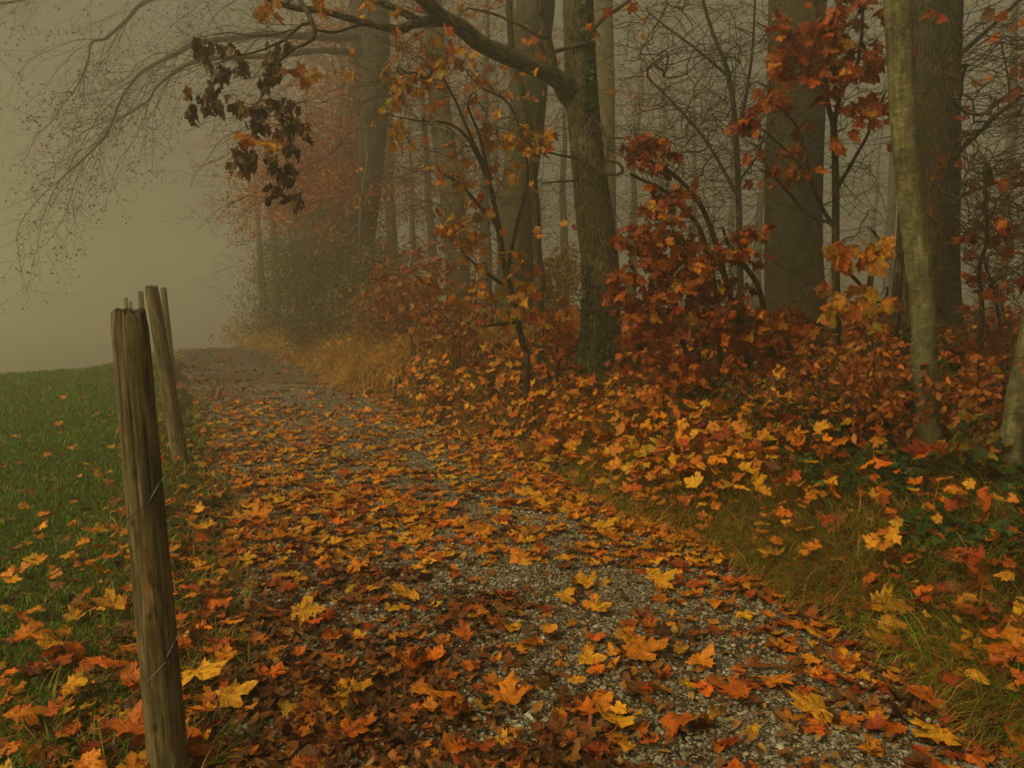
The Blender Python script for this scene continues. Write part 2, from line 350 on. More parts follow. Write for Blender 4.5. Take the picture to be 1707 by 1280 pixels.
def gravel_material():
    m, n, b = mat('path_gravel'); ge = N_(n, 'ShaderNodeNewGeometry'); p = ge.outputs['Position']
    vo = N_(n, 'ShaderNodeTexVoronoi', inp={'Scale': 75.}); n.links.new(p, vo.inputs['Vector'])
    v2 = N_(n, 'ShaderNodeTexVoronoi', inp={'Scale': 190.}); n.links.new(p, v2.inputs['Vector'])
    bw = N_(n, 'ShaderNodeSeparateColor'); n.links.new(vo.outputs['Color'], bw.inputs[0])
    r = ramp(n, bw.outputs[0], [(0, (.10, .088, .068)), (.5, (.24, .215, .17)), (1, (.42, .39, .32))])
    n1 = N_(n, 'ShaderNodeTexNoise', inp={'Scale': 1.4, 'Detail': 6., 'Roughness': .65}); n.links.new(p, n1.inputs['Vector'])
    r1 = ramp(n, n1.outputs[0], [(.36, (.55, .47, .40)), (.60, (1.15, 1.1, 1.05))])
    c = mixc(n, r.outputs[0], r1.outputs[0], blend='MULTIPLY')
    n8 = N_(n, 'ShaderNodeTexNoise', inp={'Scale': 11., 'Detail': 9., 'Roughness': .8}); n.links.new(p, n8.inputs['Vector'])
    r8 = ramp(n, n8.outputs[0], [(.36, (.45, .36, .28)), (.5, (1, .97, .93)), (.66, (1.35, 1.33, 1.3))]); c = mixc(n, c, r8.outputs[0], blend='MULTIPLY')
    e = ramp(n, vo.outputs['Distance'], [(.3, (1, 1, 1)), (.62, (.28, .25, .22))]); c = mixc(n, c, e.outputs[0], blend='MULTIPLY')
    n.links.new(c, b.inputs['Base Color']); b.inputs['Roughness'].default_value = .9; b.inputs['Specular IOR Level'].default_value = .2
    h = math_(n, 'SUBTRACT', 1., math_(n, 'ADD', vo.outputs['Distance'], math_(n, 'MULTIPLY', v2.outputs['Distance'], .3)))
    bp = N_(n, 'ShaderNodeBump', inp={'Strength': 1., 'Distance': .012}); n.links.new(h, bp.inputs['Height']); n.links.new(bp.outputs[0], b.inputs['Normal'])
    return m
M_GRAVEL = gravel_material()
def ground_material():
    m, n, b = mat('soil_and_turf'); ge = N_(n, 'ShaderNodeNewGeometry'); p = ge.outputs['Position']
    at = N_(n, 'ShaderNodeAttribute', attribute_name='tint')
    n1 = N_(n, 'ShaderNodeTexNoise', inp={'Scale': 14., 'Detail': 9., 'Roughness': .75}); n.links.new(p, n1.inputs['Vector'])
    r1 = ramp(n, n1.outputs[0], [(.30, (.35, .30, .25)), (.7, (1.5, 1.4, 1.25))])
    c = mixc(n, at.outputs['Color'], r1.outputs[0], blend='MULTIPLY')
    n.links.new(c, b.inputs['Base Color']); b.inputs['Roughness'].default_value = .95; b.inputs['Specular IOR Level'].default_value = .1
    bp = N_(n, 'ShaderNodeBump', inp={'Strength': 1., 'Distance': .05}); n.links.new(n1.outputs[0], bp.inputs['Height']); n.links.new(bp.outputs[0], b.inputs['Normal'])
    return m
M_GROUND = ground_material()
def stone_material():
    m, n, b = mat('loose_stone'); at = N_(n, 'ShaderNodeAttribute', attribute_name='tint'); n.links.new(at.outputs['Color'], b.inputs['Base Color']); b.inputs['Roughness'].default_value = .9
    return m
M_STONE = stone_material()

# ------------------------------------------------------------------ object helpers
def tag(o, label=None, cat=None, group=None, kind=None):
    if label: o['label'] = label
    if cat: o['category'] = cat
    if group: o['group'] = group
    if kind: o['kind'] = kind
    return o
def thing(name, label, cat, loc, group=None):
    o = bpy.data.objects.new(name, None); o.empty_display_size = .2; COL.objects.link(o); o.location = tuple(float(a) for a in loc)
    return tag(o, label, cat, group)

class Wood:                            # a branching skeleton grown towards targets
    def __init__(s, rng): s.p = np.zeros((60000, 3)); s.n = 0; s.par = []; s.fix = []; s.rng = rng; s.ends = []; s.lim = []
    def node(s, p, par, fix=0): s.p[s.n] = p; s.par.append(par); s.fix.append(fix); s.n += 1; return s.n - 1
    def chain(s, pts, par=-1, r0=0, r1=0):
        pts = np.asarray(pts); out = []
        for i, q in enumerate(pts):
            t = i / max(1, len(pts) - 1); par = s.node(q, par, r0 + (r1 - r0) * t if r0 else 0); out.append(par)
        return out
    def nearest(s, q, lo=0): d = np.linalg.norm(s.p[lo:s.n] - q, axis=1); i = int(d.argmin()); return lo + i, d[i]
    def grow(s, targets, seg=.12, wob=.12, lift=.12, lo=0, bias=None, stiff=.35):
        t = np.asarray(targets); 
        base = s.p[lo:s.n].copy(); dd = np.array([np.linalg.norm(base - q, axis=1).min() for q in t]); order = np.argsort(dd + s.rng.uniform(0, .1, len(t)))
        for k in order:
            q = t[k]; v = s.p[lo:s.n] - q; d = np.linalg.norm(v, axis=1)
            cost = d if bias is None else d + bias * np.clip(v @ np.array([0, 0, 1.]), 0, 9)
            i = lo + int(cost.argmin()); d = d[i - lo]; m = max(2, int(d / seg)); a = s.p[i].copy()
            if s.par[i] >= 0: dr = nrm(a - s.p[s.par[i]])
            else: dr = np.array([0, 0, 1.])
            ctrl = a + dr * d * stiff + (q - a) * .25 + np.array([0, 0, lift * d]); o = s.rng.normal(0, wob * d, 3); j = i
            for u in np.linspace(0, 1, m + 1)[1:]:
                pt = (1-u)**2 * a + 2*u*(1-u) * ctrl + u*u * q + o * math.sin(math.pi * u) * .5 + s.rng.normal(0, wob * seg * .45, 3)
                j = s.node(pt, j)
            s.ends.append(j)
    def spray(s, i, dr, L, level, droop=.25, seg=.16, jit=.10, every=2, ratio=.55, ang=.75, leafy=.5):
        rng = s.rng; p = s.p[i].copy(); d = nrm(np.asarray(dr, float)); m = max(2, int(L / seg)); sd = rng.choice([-1, 1]); kink = nrm(rng.normal(0, 1, 3))
        if s.n > 57000: return
        for k in range(m):
            d = nrm(d + rng.normal(0, jit, 3) + kink * .03 + np.array([0, 0, -droop * seg * (1.2 if k < m * .6 else -.3)])); p = p + d * seg; i = s.node(p, i)
            if level > 0 and k >= 1 and k % every == 0:
                side = nrm(np.cross(d, np.array([0, 0, 1.]) + rng.normal(0, .5, 3))); sd = -sd
                s.spray(i, d * math.cos(ang) + side * sd * math.sin(ang) + rng.normal(0, .15, 3), L * ratio * (1 - .6 * k / m) * rng.uniform(.6, 1.2), level - 1, droop, seg, jit, every, ratio, ang, leafy)
            elif level == 0 and rng.uniform() < leafy: s.ends.append(i)
        s.ends.append(i)
    def radii(s, tip=.0016, ex=2.35):
        n = s.n; acc = np.zeros(n); cnt = np.zeros(n, int); par = np.array(s.par)
        for i in range(n - 1, -1, -1):
            r = max((acc[i] ** (1 / ex)) if acc[i] > 0 else tip, tip)
            if s.fix[i]: r = max(s.fix[i], tip)
            acc[i] = r
            if par[i] >= 0: acc[par[i]] += (r * 1.0) ** ex * (0 if s.fix[par[i]] else 1)
        s.r = acc; return acc
    def emit(s, parts):                # parts: list of (min radius, MB, sides)
        n = s.n; kids = [[] for _ in range(n)]
        for i, q in enumerate(s.par):
            if q >= 0: kids[q].append(i)
        stack = [(i, -1) for i, q in enumerate(s.par) if q < 0]
        while stack:
            i, pr = stack.pop(); ch = [i]; 
            while kids[i]:
                ks = sorted(kids[i], key=lambda k: -s.r[k]); stack += [(k, i) for k in ks[1:]]; i = ks[0]; ch.append(i)
            idx = ([pr] if pr >= 0 else []) + ch
            if len(idx) < 2: continue
            rr = s.r[idx].copy()
            if pr >= 0: rr[0] = rr[1]
            rr[-1] *= .6
            for mn, mb, sd_ in parts:
                if rr.max() >= mn: tube(mb, s.p[idx], rr, sd_); break

def blob(rng, c, r, n, shell=.3):
    v = rng.normal(0, 1, (n, 3)); v = nrm(v) * rng.uniform(shell, 1, (n, 1)) ** .6; return np.asarray(c) + v * np.asarray(r)

def twig_leaves(mb, tm, ends, rng, n, size, cols, wts, droop=.5, spread=.08, petiole=.5, **kw):
    e = np.repeat(ends, n, 0); N = len(e)
    az = rng.uniform(0, 2 * math.pi, N); out = np.stack([np.cos(az), np.sin(az), rng.normal(-droop * 1.5, .4, N)], 1)
    nn = np.stack([rng.normal(0, .9, N), rng.normal(-.6, .8, N), rng.normal(.3, .5, N)], 1)
    p = e + nrm(out) * rng.uniform(.1, 1, (N, 1)) * spread
    c, _ = pal(rng, N, cols, wts, .22)
    leaves(mb, tm, p, out, nn, rng.uniform(size[0], size[1], N), c, rng, petiole=petiole, **kw)

# ================================================================== SETTING
def axis_grid(a, b, fine, n_out, far):
    return np.concatenate([a - np.geomspace(.3, far, n_out)[::-1], np.arange(a, b, fine), b + np.geomspace(.3, far, n_out)])
gx = axis_grid(-16, 12, .12, 30, 300); gy = axis_grid(-2, 26, .12, 30, 300)
X, Y = np.meshgrid(gx, gy); Z = height(X, Y)
onp = (X > xl(Y) - .1) & (X < xr(Y) + .1)
Z = np.where(onp, Z - .03, Z)
lft = smooth((xl(Y) - X) / .8)[..., None]
tint = np.array([.030, .018, .009]) * (1 - lft) + np.array([.07, .105, .010]) * lft
pale = (smooth((np.hypot(X, Y) - 19) / 5) * smooth((1.5 - (X - xr(Y))) / 1.5))[..., None]; tint = tint * (1 - pale) + np.array([.34, .31, .17]) * pale   # far ground paled to straw: painted haze so it merges with the fog
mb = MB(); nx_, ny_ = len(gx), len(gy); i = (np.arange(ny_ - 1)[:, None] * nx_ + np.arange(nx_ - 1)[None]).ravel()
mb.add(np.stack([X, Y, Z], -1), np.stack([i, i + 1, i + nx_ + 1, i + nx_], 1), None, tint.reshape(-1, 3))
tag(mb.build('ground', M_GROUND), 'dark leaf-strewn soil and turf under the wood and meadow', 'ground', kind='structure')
ys = np.concatenate([np.arange(-6, 30, .1), np.arange(30, 60, .6)]); ts = np.linspace(0, 1, 34)
Yp, Tp = np.meshgrid(ys, ts, indexing='ij'); Xp = xl(Yp) - .12 + (xr(Yp) - xl(Yp) + .24) * Tp
Zp = -drop(Xp, Yp) + .004 + .014 * (1 + wig(Xp, Yp, 4)) * np.sin(math.pi * Tp) + .02 * np.sin(math.pi * Tp) - .03 * (np.abs(Tp - .5) > .49)
mb = MB(); a, b_ = Xp.shape; i = (np.arange(a - 1)[:, None] * b_ + np.arange(b_ - 1)[None]).ravel()
mb.add(np.stack([Xp, Yp, Zp], -1), np.stack([i, i + 1, i + b_ + 1, i + b_], 1))
tag(mb.build('path', M_GRAVEL), 'grey gravel path curving left into the fog', 'path', kind='structure')
def pathz(x, y):
    t = np.clip((x - xl(y) + .12) / (xr(y) - xl(y) + .24), 0, 1)
    return -drop(x, y) + .004 + .014 * (1 + wig(x, y, 4)) * np.sin(math.pi * t) + .02 * np.sin(math.pi * t)
def surf(x, y):
    on = (x > xl(y)) & (x < xr(y)); return np.where(on, pathz(x, y), height(x, y)), on

# loose stones of the path
rng = np.random.default_rng(5)
ph = (1 + 5 ** .5) / 2
ico = np.array([(-1, ph, 0), (1, ph, 0), (-1, -ph, 0), (1, -ph, 0), (0, -1, ph), (0, 1, ph), (0, -1, -ph), (0, 1, -ph), (ph, 0, -1), (ph, 0, 1), (-ph, 0, -1), (-ph, 0, 1)]) / 1.9
icf = np.array([(0, 11, 5), (0, 5, 1), (0, 1, 7), (0, 7, 10), (0, 10, 11), (1, 5, 9), (5, 11, 4), (11, 10, 2), (10, 7, 6), (7, 1, 8), (3, 9, 4), (3, 4, 2), (3, 2, 6), (3, 6, 8), (3, 8, 9), (4, 9, 5), (2, 4, 11), (6, 2, 10), (8, 6, 7), (9, 8, 1)])
n = 52000; y = 1.9 + 12 * rng.uniform(0, 1, n) ** 1.6; t = rng.uniform(0.02, .98, n); x = xl(y) + (xr(y) - xl(y)) * t
r = np.exp(rng.normal(math.log(.0058), .38, n)); r = np.clip(r, .003, .016)
v = ico[None] * (1 + rng.normal(0, .16, (n, 12, 1))) * r[:, None, None] * np.stack([rng.uniform(.8, 1.4, n), rng.uniform(.8, 1.3, n), rng.uniform(.5, .8, n)], 1)[:, None]
an = rng.uniform(0, 6.3, n); ca, sa = np.cos(an)[:, None], np.sin(an)[:, None]
v = np.stack([v[..., 0] * ca - v[..., 1] * sa, v[..., 0] * sa + v[..., 1] * ca, v[..., 2]], -1) + np.stack([x, y, pathz(x, y) + r * .25], 1)[:, None]
g = np.exp(rng.normal(-1.62, .38, (n, 1))); c = g * np.array([1.03, .97, .80]) * np.exp(rng.normal(0, .04, (n, 3)))
mb = MB(); mb.add(v.reshape(-1, 3), (icf[None] + (np.arange(n) * 12)[:, None, None]).reshape(-1, 3), None, np.repeat(c, 12, 0))
tag(mb.build('gravel', M_STONE, smooth_=False), 'loose grey gravel stones on the path', 'gravel', kind='stuff')

# ------------------------------------------------------------------ fallen leaves
def scatter(rng, n, dmin, dmax, amin, amax, pw=1.0):
    d = dmin * (dmax / dmin) ** rng.uniform(0, 1, n); a = R(rng.uniform(amin, amax, n)) if False else np.radians(rng.uniform(amin, amax, n))
    return d * np.sin(a), d * np.cos(a)
def region(x, y): return (xl(y) - x) * .9, (x - xr(y)) * .9     # metres left of the path, right of the path

def fallen(rng, n, dmin, dmax):
    x, y = scatter(rng, n, dmin, dmax, -46, 44)
    l, r = region(x, y); on = (l < 0) & (r < 0); w = -l / (-l - r + 1e-6)
    clump = .5 + .5 * wig(x, y, 2.3, 2.0); cl2 = .5 + .5 * wig(x, y, 5.1, .7)
    dd = np.hypot(x, y)
    pr = np.where(on, (.15 + .6 * clump * cl2 ** 1.2) * (1.25 - .5 * smooth((w - .25) / .3)) + .45 * smooth(1 - np.abs(w - .95) / .25), 0)
    pr = np.where(on, pr * np.interp(dd, [3, 4.5, 6, 11, 14, 17, 24], [.62, .85, 1.25, 1.5, .9, .35, .15]), pr)
    pr = np.where(l > 0, np.exp(-l / .8) * .6 + .01 + .07 * np.exp(-l / 3.0), pr)
    pr = np.where(r > 0, (.85 + .15 * clump) * np.interp(r, [0, .6, 2, 7, 14], [.88, .62, .36, .45, .35]) * (.65 + .35 * smooth((dd - 4) / 3)), pr)
    k = rng.uniform(0, 1, n) < pr
    return x[k], y[k]
def leaf_colors(rng, x, y):
    l, r = region(x, y); n = len(x); dd = np.hypot(x, y)
    wts = np.tile([.17, .32, .27, .14, .10], (n, 1))
    wts[(r < 0) & (dd > 4.5)] = [.38, .40, .12, .05, .05]
    wts[(r > 0) & (r <= .8)] = [.34, .40, .14, .07, .05]
    wts[r > .8] = [.17, .32, .24, .16, .11]
    wts[r > 3] = [.04, .15, .28, .30, .23]
    wts[(x > .8) & (y < 4.5)] = [.13, .22, .30, .22, .13]
    far = dd > 12; wts[far & (r < 0)] = [.03, .15, .25, .35, .22]
    wts /= wts.sum(1, keepdims=True); u = rng.uniform(0, 1, n); i = (u[:, None] > np.cumsum(wts, 1)).sum(1).clip(0, 4)
    c = np.array(PATHC)[i] * np.exp(rng.normal(0, .2, (n, 1))) * np.exp(rng.normal(0, .07, (n, 3))); return c, i

# dark rotting litter
rng = np.random.default_rng(11); mb = MB()
x, y = scatter(rng, 62000, 1.8, 26, -44, 44); l, r = region(x, y); on = (l < 0) & (r < 0); w = -l / (-l - r + 1e-6)
clump = .5 + .5 * wig(x, y, 2.3, 2.0)
pr = np.where(on, (.62 * smooth(1.1 - w * 2.2) + .8 * smooth((w - .9) / .1) + .5 * smooth((clump - .5) / .25) * (w < .5) + .3 * smooth((clump - .66) / .12) + .02) * np.interp(np.hypot(x, y), [4, 9, 14, 20], [1, .5, 1.3, 1.3]), 0)
pr = np.where(l > 0, .6 * np.exp(-l / .5), pr); pr = np.where(r > 0, .5, pr)
k = rng.uniform(0, 1, len(x)) < pr; x, y = x[k], y[k]; z, on = surf(x, y)
nn = gnormal(x, y) + rng.normal(0, .22, (len(x), 3)); az = rng.uniform(0, 6.3, len(x)); ax = np.stack([np.cos(az), np.sin(az), 0 * az], 1)
c, _ = pal(rng, len(x), [BRO, DBR, (.20, .075, .018), (.11, .045, .016)], [.3, .35, .15, .2], .3)
h = len(x) // 2; S = rng.uniform(.035, .085, len(x))
leaves(mb, T_LO, np.stack([x, y, z + rng.uniform(.002, .014, len(x))], 1)[:h], ax[:h], nn[:h], S[:h], c[:h], rng, roll=(0, 2.2), bend=(-1.5, 1.5), crum=.12)
leaves(mb, T_OV, np.stack([x, y, z + rng.uniform(.002, .014, len(x))], 1)[h:], ax[h:], nn[h:], S[h:] * .9, c[h:], rng, roll=(0, 2.8), bend=(-1.5, 1.5), crum=.10)
tag(mb.build('leaf_litter', M_LEAF), 'dark brown rotting leaf litter matted over the path edges', 'leaf litter', kind='stuff')

rng = np.random.default_rng(21)
x, y = fallen(rng, 17000, 1.75, 26); x2, y2 = fallen(rng, 34000, 3.2, 26); _l, _r = region(x2, y2); _k = ((_r > .02) & (y2 > 5.5)) | ((_l < 0) & (_r < 0) & (y2 > 4.5)); x = np.concatenate([x, x2[_k]]); y = np.concatenate([y, y2[_k]])
# leaves that stand out in the photograph: pixel, length in px, colour index, heading
KEY = [(1365, 1200, 88, 0, 40), (1556, 1252, 66, 0, 200), (1030, 1225, 72, 0, 80), (725, 1170, 78, 1, 60), (1282, 1155, 84, 1, 100), (1212, 1185, 70, 2, 150),
       (1148, 1240, 95, 2, 300), (1110, 985, 60, 0, 20), (968, 990, 50, 0, 100), (1010, 893, 75, 0, 30), (640, 1140, 42, 0, 120), (605, 1170, 40, 0, 70),
       (668, 1015, 62, 0, 200), (340, 1165, 70, 0, 320), (395, 1180, 60, 0, 30), (700, 1130, 55, 2, 60), (1075, 1115, 105, 1, 10), (985, 1130, 45, 0, 0),
       (845, 1185, 75, 1, 90), (1460, 1085, 50, 0, 190), (1340, 1055, 62, 1, 60), (1485, 1045, 65, 0, 340), (1620, 1050, 55, 2, 10), (1285, 950, 45, 0, 70),
       (1330, 905, 42, 0, 20), (1545, 885, 50, 0, 150), (515, 1040, 60, 0, 10), (560, 1080, 45, 2, 60), (340, 900, 45, 0, 90), (875, 945, 60, 1, 0),
       (760, 885, 62, 1, 180), (885, 838, 60, 0, 200), (180, 1135, 60, 2, 80), (235, 1115, 50, 1, 120), (65, 1090, 62, 1, 30), (130, 1185, 38, 0, 0),
       (50, 1230, 55, 1, 60), (180, 1045, 55, 0, 200), (90, 1110, 40, 0, 60), (230, 1255, 60, 2, 100), (345, 1262, 60, 2, 40), (1690, 1115, 70, 1, 60),
       (1540, 1190, 60, 2, 200), (1600, 1180, 55, 3, 20), (765, 1215, 60, 2, 50), (960, 1165, 30, 0, 100), (1170, 1125, 50, 1, 40), (1000, 1040, 40, 0, 10),
       (1055, 1090, 60, 0, 40), (480, 905, 50, 1, 30), (430, 870, 45, 1, 100), (590, 965, 50, 1, 200), (945, 1015, 40, 0, 30), (1195, 1020, 60, 1, 100)]
kp = np.array([G(k[0], k[1]) for k in KEY])
dk = np.linalg.norm(kp - EYE, axis=1)
x = np.concatenate([kp[:, 0], x]); y = np.concatenate([kp[:, 1], y]); nk = len(KEY)
z, on = surf(x, y); n = len(x); c, ci = leaf_colors(rng, x, y)
_l, _r = region(x, y); S = rng.uniform(.042, .092, n) * (1 + .15 * smooth(_r / .5)) * (1 + .25 * ((_l < 0) & (y > 5)))
S[:nk] = np.clip(np.array([k[2] for k in KEY]) * dk / F * .82, .05, .17); ci[:nk] = [k[3] for k in KEY]
c[:nk] = np.array(PATHC)[ci[:nk]] * np.exp(rng.normal(.08, .08, (nk, 1)))
az = rng.uniform(0, 2 * math.pi, n); az[:nk] = np.radians([k[4] for k in KEY])
l, r = region(x, y)
tl = np.where(on, .13, .38) + .25 * (r > .3); nn = gnormal(x, y) + rng.normal(0, 1, (n, 3)) * tl[:, None]
lift = np.where(on, rng.uniform(.006, .035, n), rng.uniform(.02, .09, n) + rng.uniform(.04, .24, n) * smooth(r / .25)); lift[:nk] = np.where(on[:nk], .04, .1)
nn[:nk] = gnormal(x[:nk], y[:nk]) + rng.normal(0, .1, (nk, 3)) + [0, -.12, 0]
pos = np.stack([x, y, z + lift], 1); ax = np.stack([np.cos(az), np.sin(az), 0 * az], 1)
pos = pos - nrm(ax) * (S * .45)[:, None]
qx, qy, qz = proj(pos); vis = (qx > 10) & (qx < 1697) & (qy < 1272) & (qz > .5)
hid = (qx > 215) & (qx < 300) & (y > 2.7); app = np.where(vis & ~hid, S / qz * np.where(on, 1, .9), 0); app[:nk] += 10
ordr = np.argsort(-app); near = ordr[:300]; rest = ordr[300:]
CN = ['yellow', 'orange', 'deep orange', 'red brown', 'brown']
def place(px, py, on, l, r):
    if l > 0:
        a = 'in the grass left of the nearest post' if px < 215 else 'in the grass between the posts and path'
        return a + (', bottom' if py > 1130 else ', middle' if py > 950 else ', upper')
    if r > 0: return 'on the grassy bank' + (' at far right' if px > 1450 else ' beside the path bend' if px < 1100 else ' right of the path')
    h = 'bottom left' if px < 620 else 'bottom centre' if px < 1000 else 'bottom right' if px < 1330 else 'far bottom right'
    if py > 1130: return 'on the gravel at the %s' % h
    h = 'left side' if px < 620 else 'centre' if px < 850 else 'right side' if px < 1100 else 'right edge'
    return ('midway up the path, %s' if py > 960 else 'farther up the path, %s') % h
groups = {}
for k in near: groups.setdefault((CN[ci[k]], place(qx[k], qy[k], on[k], l[k], r[k])), []).append(k)
ORD = ['leftmost', 'second from left', 'third from left', 'fourth from left', 'fifth from left', 'sixth from left', 'seventh from left', 'eighth from left', 'ninth from left', 'tenth from left']
GRP = 'maple leaves lying nearest the camera'
for (cn, plc), ks in groups.items():
    ks = sorted(ks, key=lambda k: qx[k]); m = len(ks)
    for j, k in enumerate(ks):
        if m == 1: lb = 'single %s maple leaf %s' % (cn, plc)
        elif j == m - 1: lb = 'rightmost %s maple leaf %s' % (cn, plc)
        elif j < 10: lb = '%s %s maple leaf %s' % (ORD[j], cn, plc)
        else: lb = '%s from right %s maple leaf %s' % ({1: 'second', 2: 'third', 3: 'fourth', 4: 'fifth', 5: 'sixth', 6: 'seventh', 7: 'eighth', 8: 'ninth'}.get(m - 1 - j, 'inner'), cn, plc)
        mb = MB(); o = thing('x', None, None, pos[k]) if False else None
        leaves(mb, T_HI, pos[k:k+1], ax[k:k+1], nn[k:k+1], S[k:k+1], c[k:k+1], rng, roll=(0, 1.7), bend=(-.9, 1.0), crum=.065, petiole=.8)
        v = mb.v; org = pos[k].astype(np.float32); mb.v = [q - org for q in v]
        o = mb.build('maple_leaf', M_LEAF); o.location = tuple(float(a) for a in org); tag(o, lb, 'leaf', GRP)
mb = MB(); d = np.hypot(x, y); d0 = d[rest]
for tm, ks, pt in ((T_HI, rest[d0 < 4.5], .7), (T_MED, rest[(d0 >= 4.5) & (d0 < 9)], .5), (T_LO, rest[d0 >= 9], 0)):
    leaves(mb, tm, pos[ks], ax[ks], nn[ks], S[ks], c[ks], rng, roll=(0, 1.3), bend=(-.8, .9), crum=.055, petiole=pt)
xb, yb = scatter(rng, 9000, 1.8, 12, -44, 44); lb_, rb_ = region(xb, yb); kb = (rng.uniform(0, 1, len(xb)) < np.where(lb_ > 0, .25 * np.exp(-lb_ / 1.5), .45)); xb, yb = xb[kb], yb[kb]; zb, _o = surf(xb, yb); nb = len(xb)
ab = rng.uniform(0, 6.3, nb); cb, _i = pal(rng, nb, [(.34, .15, .03), (.24, .10, .025), (.40, .24, .08), BRO], [1, 1, .5, .8])
leaves(mb, T_OV, np.stack([xb, yb, zb + rng.uniform(.01, .03, nb) + .08 * (rb_[kb] > .1)], 1), np.stack([np.cos(ab), np.sin(ab), 0 * ab], 1), gnormal(xb, yb) + rng.normal(0, .25, (nb, 3)), rng.uniform(.035, .07, nb), cb, rng, roll=(0, 2.5), bend=(-1.2, 1.2), petiole=.3)
tag(mb.build('fallen_leaves', M_LEAF), 'thousands of orange and yellow maple leaves carpeting path, verge and bank', 'leaves', kind='stuff')

# ------------------------------------------------------------------ grass
GRN, GR2, TAN, STR, OST = (.085, .165, .010), (.13, .23, .015), (.24, .16, .055), (.30, .19, .06), (.27, .13, .025)
rng = np.random.default_rng(31); mb = MB()
x, y = scatter(rng, 260000, 1.6, 24, -52, 5); l, r = region(x, y); k = (l > .45 + .25 * wig(x, y, 3)); x, y = x[k], y[k]; dd = np.hypot(x, y)
c, _ = pal(rng, len(x), [GRN, GR2, TAN, (.05, .07, .01)], [.42, .42, .06, .1], .25)
hh = rng.uniform(.02, .052, len(x)) * (1 + .4 * wig(x, y, 1.7)) * (1 + dd * .02)
blades(mb, np.stack([x, y, height(x, y) - .003], 1), hh, rng.uniform(.1, 1.3, len(x)), rng.uniform(0, 6.3, len(x)), .0022 + .0009 * dd, c, rng, segs=2)
tag(mb.build('meadow_grass', M_GRASS), 'short green meadow grass left of the fence posts', 'grass', kind='stuff')
# tussocks and long blades on both verges
rng = np.random.default_rng(33); mb = MB()
def tufts(rng, cx, cy, per, hr, cols, wts, spread=.07, wmul=1.0):
    m = len(cx) * per; ii = np.repeat(np.arange(len(cx)), per); a = rng.uniform(0, 6.3, m); q = rng.uniform(0, 1, m) ** .7 * spread
    x = cx[ii] + np.cos(a) * q; y = cy[ii] + np.sin(a) * q; dd = np.hypot(x, y)
    slope = gnormal(x, y)[:, :2]; az = np.arctan2(np.sin(a) + slope[:, 1] * 4, np.cos(a) + slope[:, 0] * 4) + rng.normal(0, .5, m)
    col, _ = pal(rng, m, cols, wts, .25); tuft_t = np.exp(rng.normal(0, .22, (len(cx), 1)))[ii]; col = col * tuft_t
    hh = rng.uniform(*hr, m) * rng.uniform(.7, 1.2, len(cx))[ii]
    blades(mb, np.stack([x, y, height(x, y) - .01], 1), hh, rng.uniform(.8, 2.9, m), az, (.0028 + .0006 * dd) * wmul, col, rng, segs=4)
def pick(n, dmin, dmax, amin, amax, f):
    x, y = scatter(rng, n, dmin, dmax, amin, amax); l, r = region(x, y); k = f(x, y, l, r); return x[k], y[k]
u = lambda x: rng.uniform(0, 1, len(x))
cx, cy = pick(3600, 2.2, 9, 5, 46, lambda x, y, l, r: (r > .03) & (r < 4) & (u(x) < .9 * np.exp(-r / 3.2) + .1))
tufts(rng, cx, cy, 32, (.15, .34), [GRN, GR2, (.22, .15, .045), (.30, .19, .055), (.26, .12, .022)], [.22, .16, .22, .12, .28], .09)
cx, cy = pick(3400, 4, 15, -22, 25, lambda x, y, l, r: (r > -.02) & (r < 3.2) & (u(x) < np.exp(-r / 1.6)) & (y > 4))
tufts(rng, cx, cy, 26, (.14, .30), [GR2, TAN, (.34, .20, .06), (.36, .17, .03)], [.1, .25, .25, .5], .09)
cx, cy = pick(3000, 13, 34, -45, 6, lambda x, y, l, r: (r > -.1) & (r < 3.6))
tufts(rng, cx, cy, 26, (.35, .85), [(.12, .18, .02), TAN, (.46, .26, .07), (.50, .24, .03)], [.10, .2, .3, .6], .22, 1.5)
cx, cy = pick(3600, 2.2, 20, -42, -8, lambda x, y, l, r: (l > -.05) & (l < 1.0) & (u(x) < 1.1 - l))
tufts(rng, cx, cy, 18, (.06, .20), [GRN, GR2, TAN, STR, OST], [.25, .22, .22, .12, .22])
tag(mb.build('verge_grass', M_GRASS), 'tan and green tussock grass along both verges of the path', 'grass', kind='stuff')
# clover-like green herbs in the near meadow, ivy on the forest floor
rng = np.random.default_rng(35); mb = MB()
x, y = pick(14000, 1.8, 9, -46, -12, lambda x, y, l, r: (l > .25) & (wig(x, y, 3.1, 1.1) > -.1))
n = len(x); c, _ = pal(rng, n, [(.045, .085, .014), (.07, .12, .02)], [1, 1]); az = rng.uniform(0, 6.3, n)
leaves(mb, T_OV, np.stack([x, y, height(x, y) + rng.uniform(.01, .05, n)], 1), np.stack([np.cos(az), np.sin(az), .2 + 0 * az], 1), np.array([0, 0, 1.]) + rng.normal(0, .4, (n, 3)), rng.uniform(.012, .03, n), c, rng)
tag(mb.build('meadow_herbs', M_SMALL), 'small round green herb leaves among the meadow grass', 'herbs', kind='stuff')
mb = MB()
x1, y1 = pick(16000, 3.2, 9, 20, 46, lambda x, y, l, r: (r > .75 + .3 * wig(x, y, 2)) & (wig(x, y, 1.6, 3.) > -.35))
x2, y2 = pick(9000, 6, 14, -4, 30, lambda x, y, l, r: (r > .9) & (wig(x, y, 1.4, .4) > .15))
x = np.concatenate([x1, x2]); y = np.concatenate([y1, y2]); n = len(x)
c, _ = pal(rng, n, [(.022, .05, .016), (.035, .075, .02), (.06, .10, .02)], [1, 1, .4]); az = rng.uniform(0, 6.3, n)
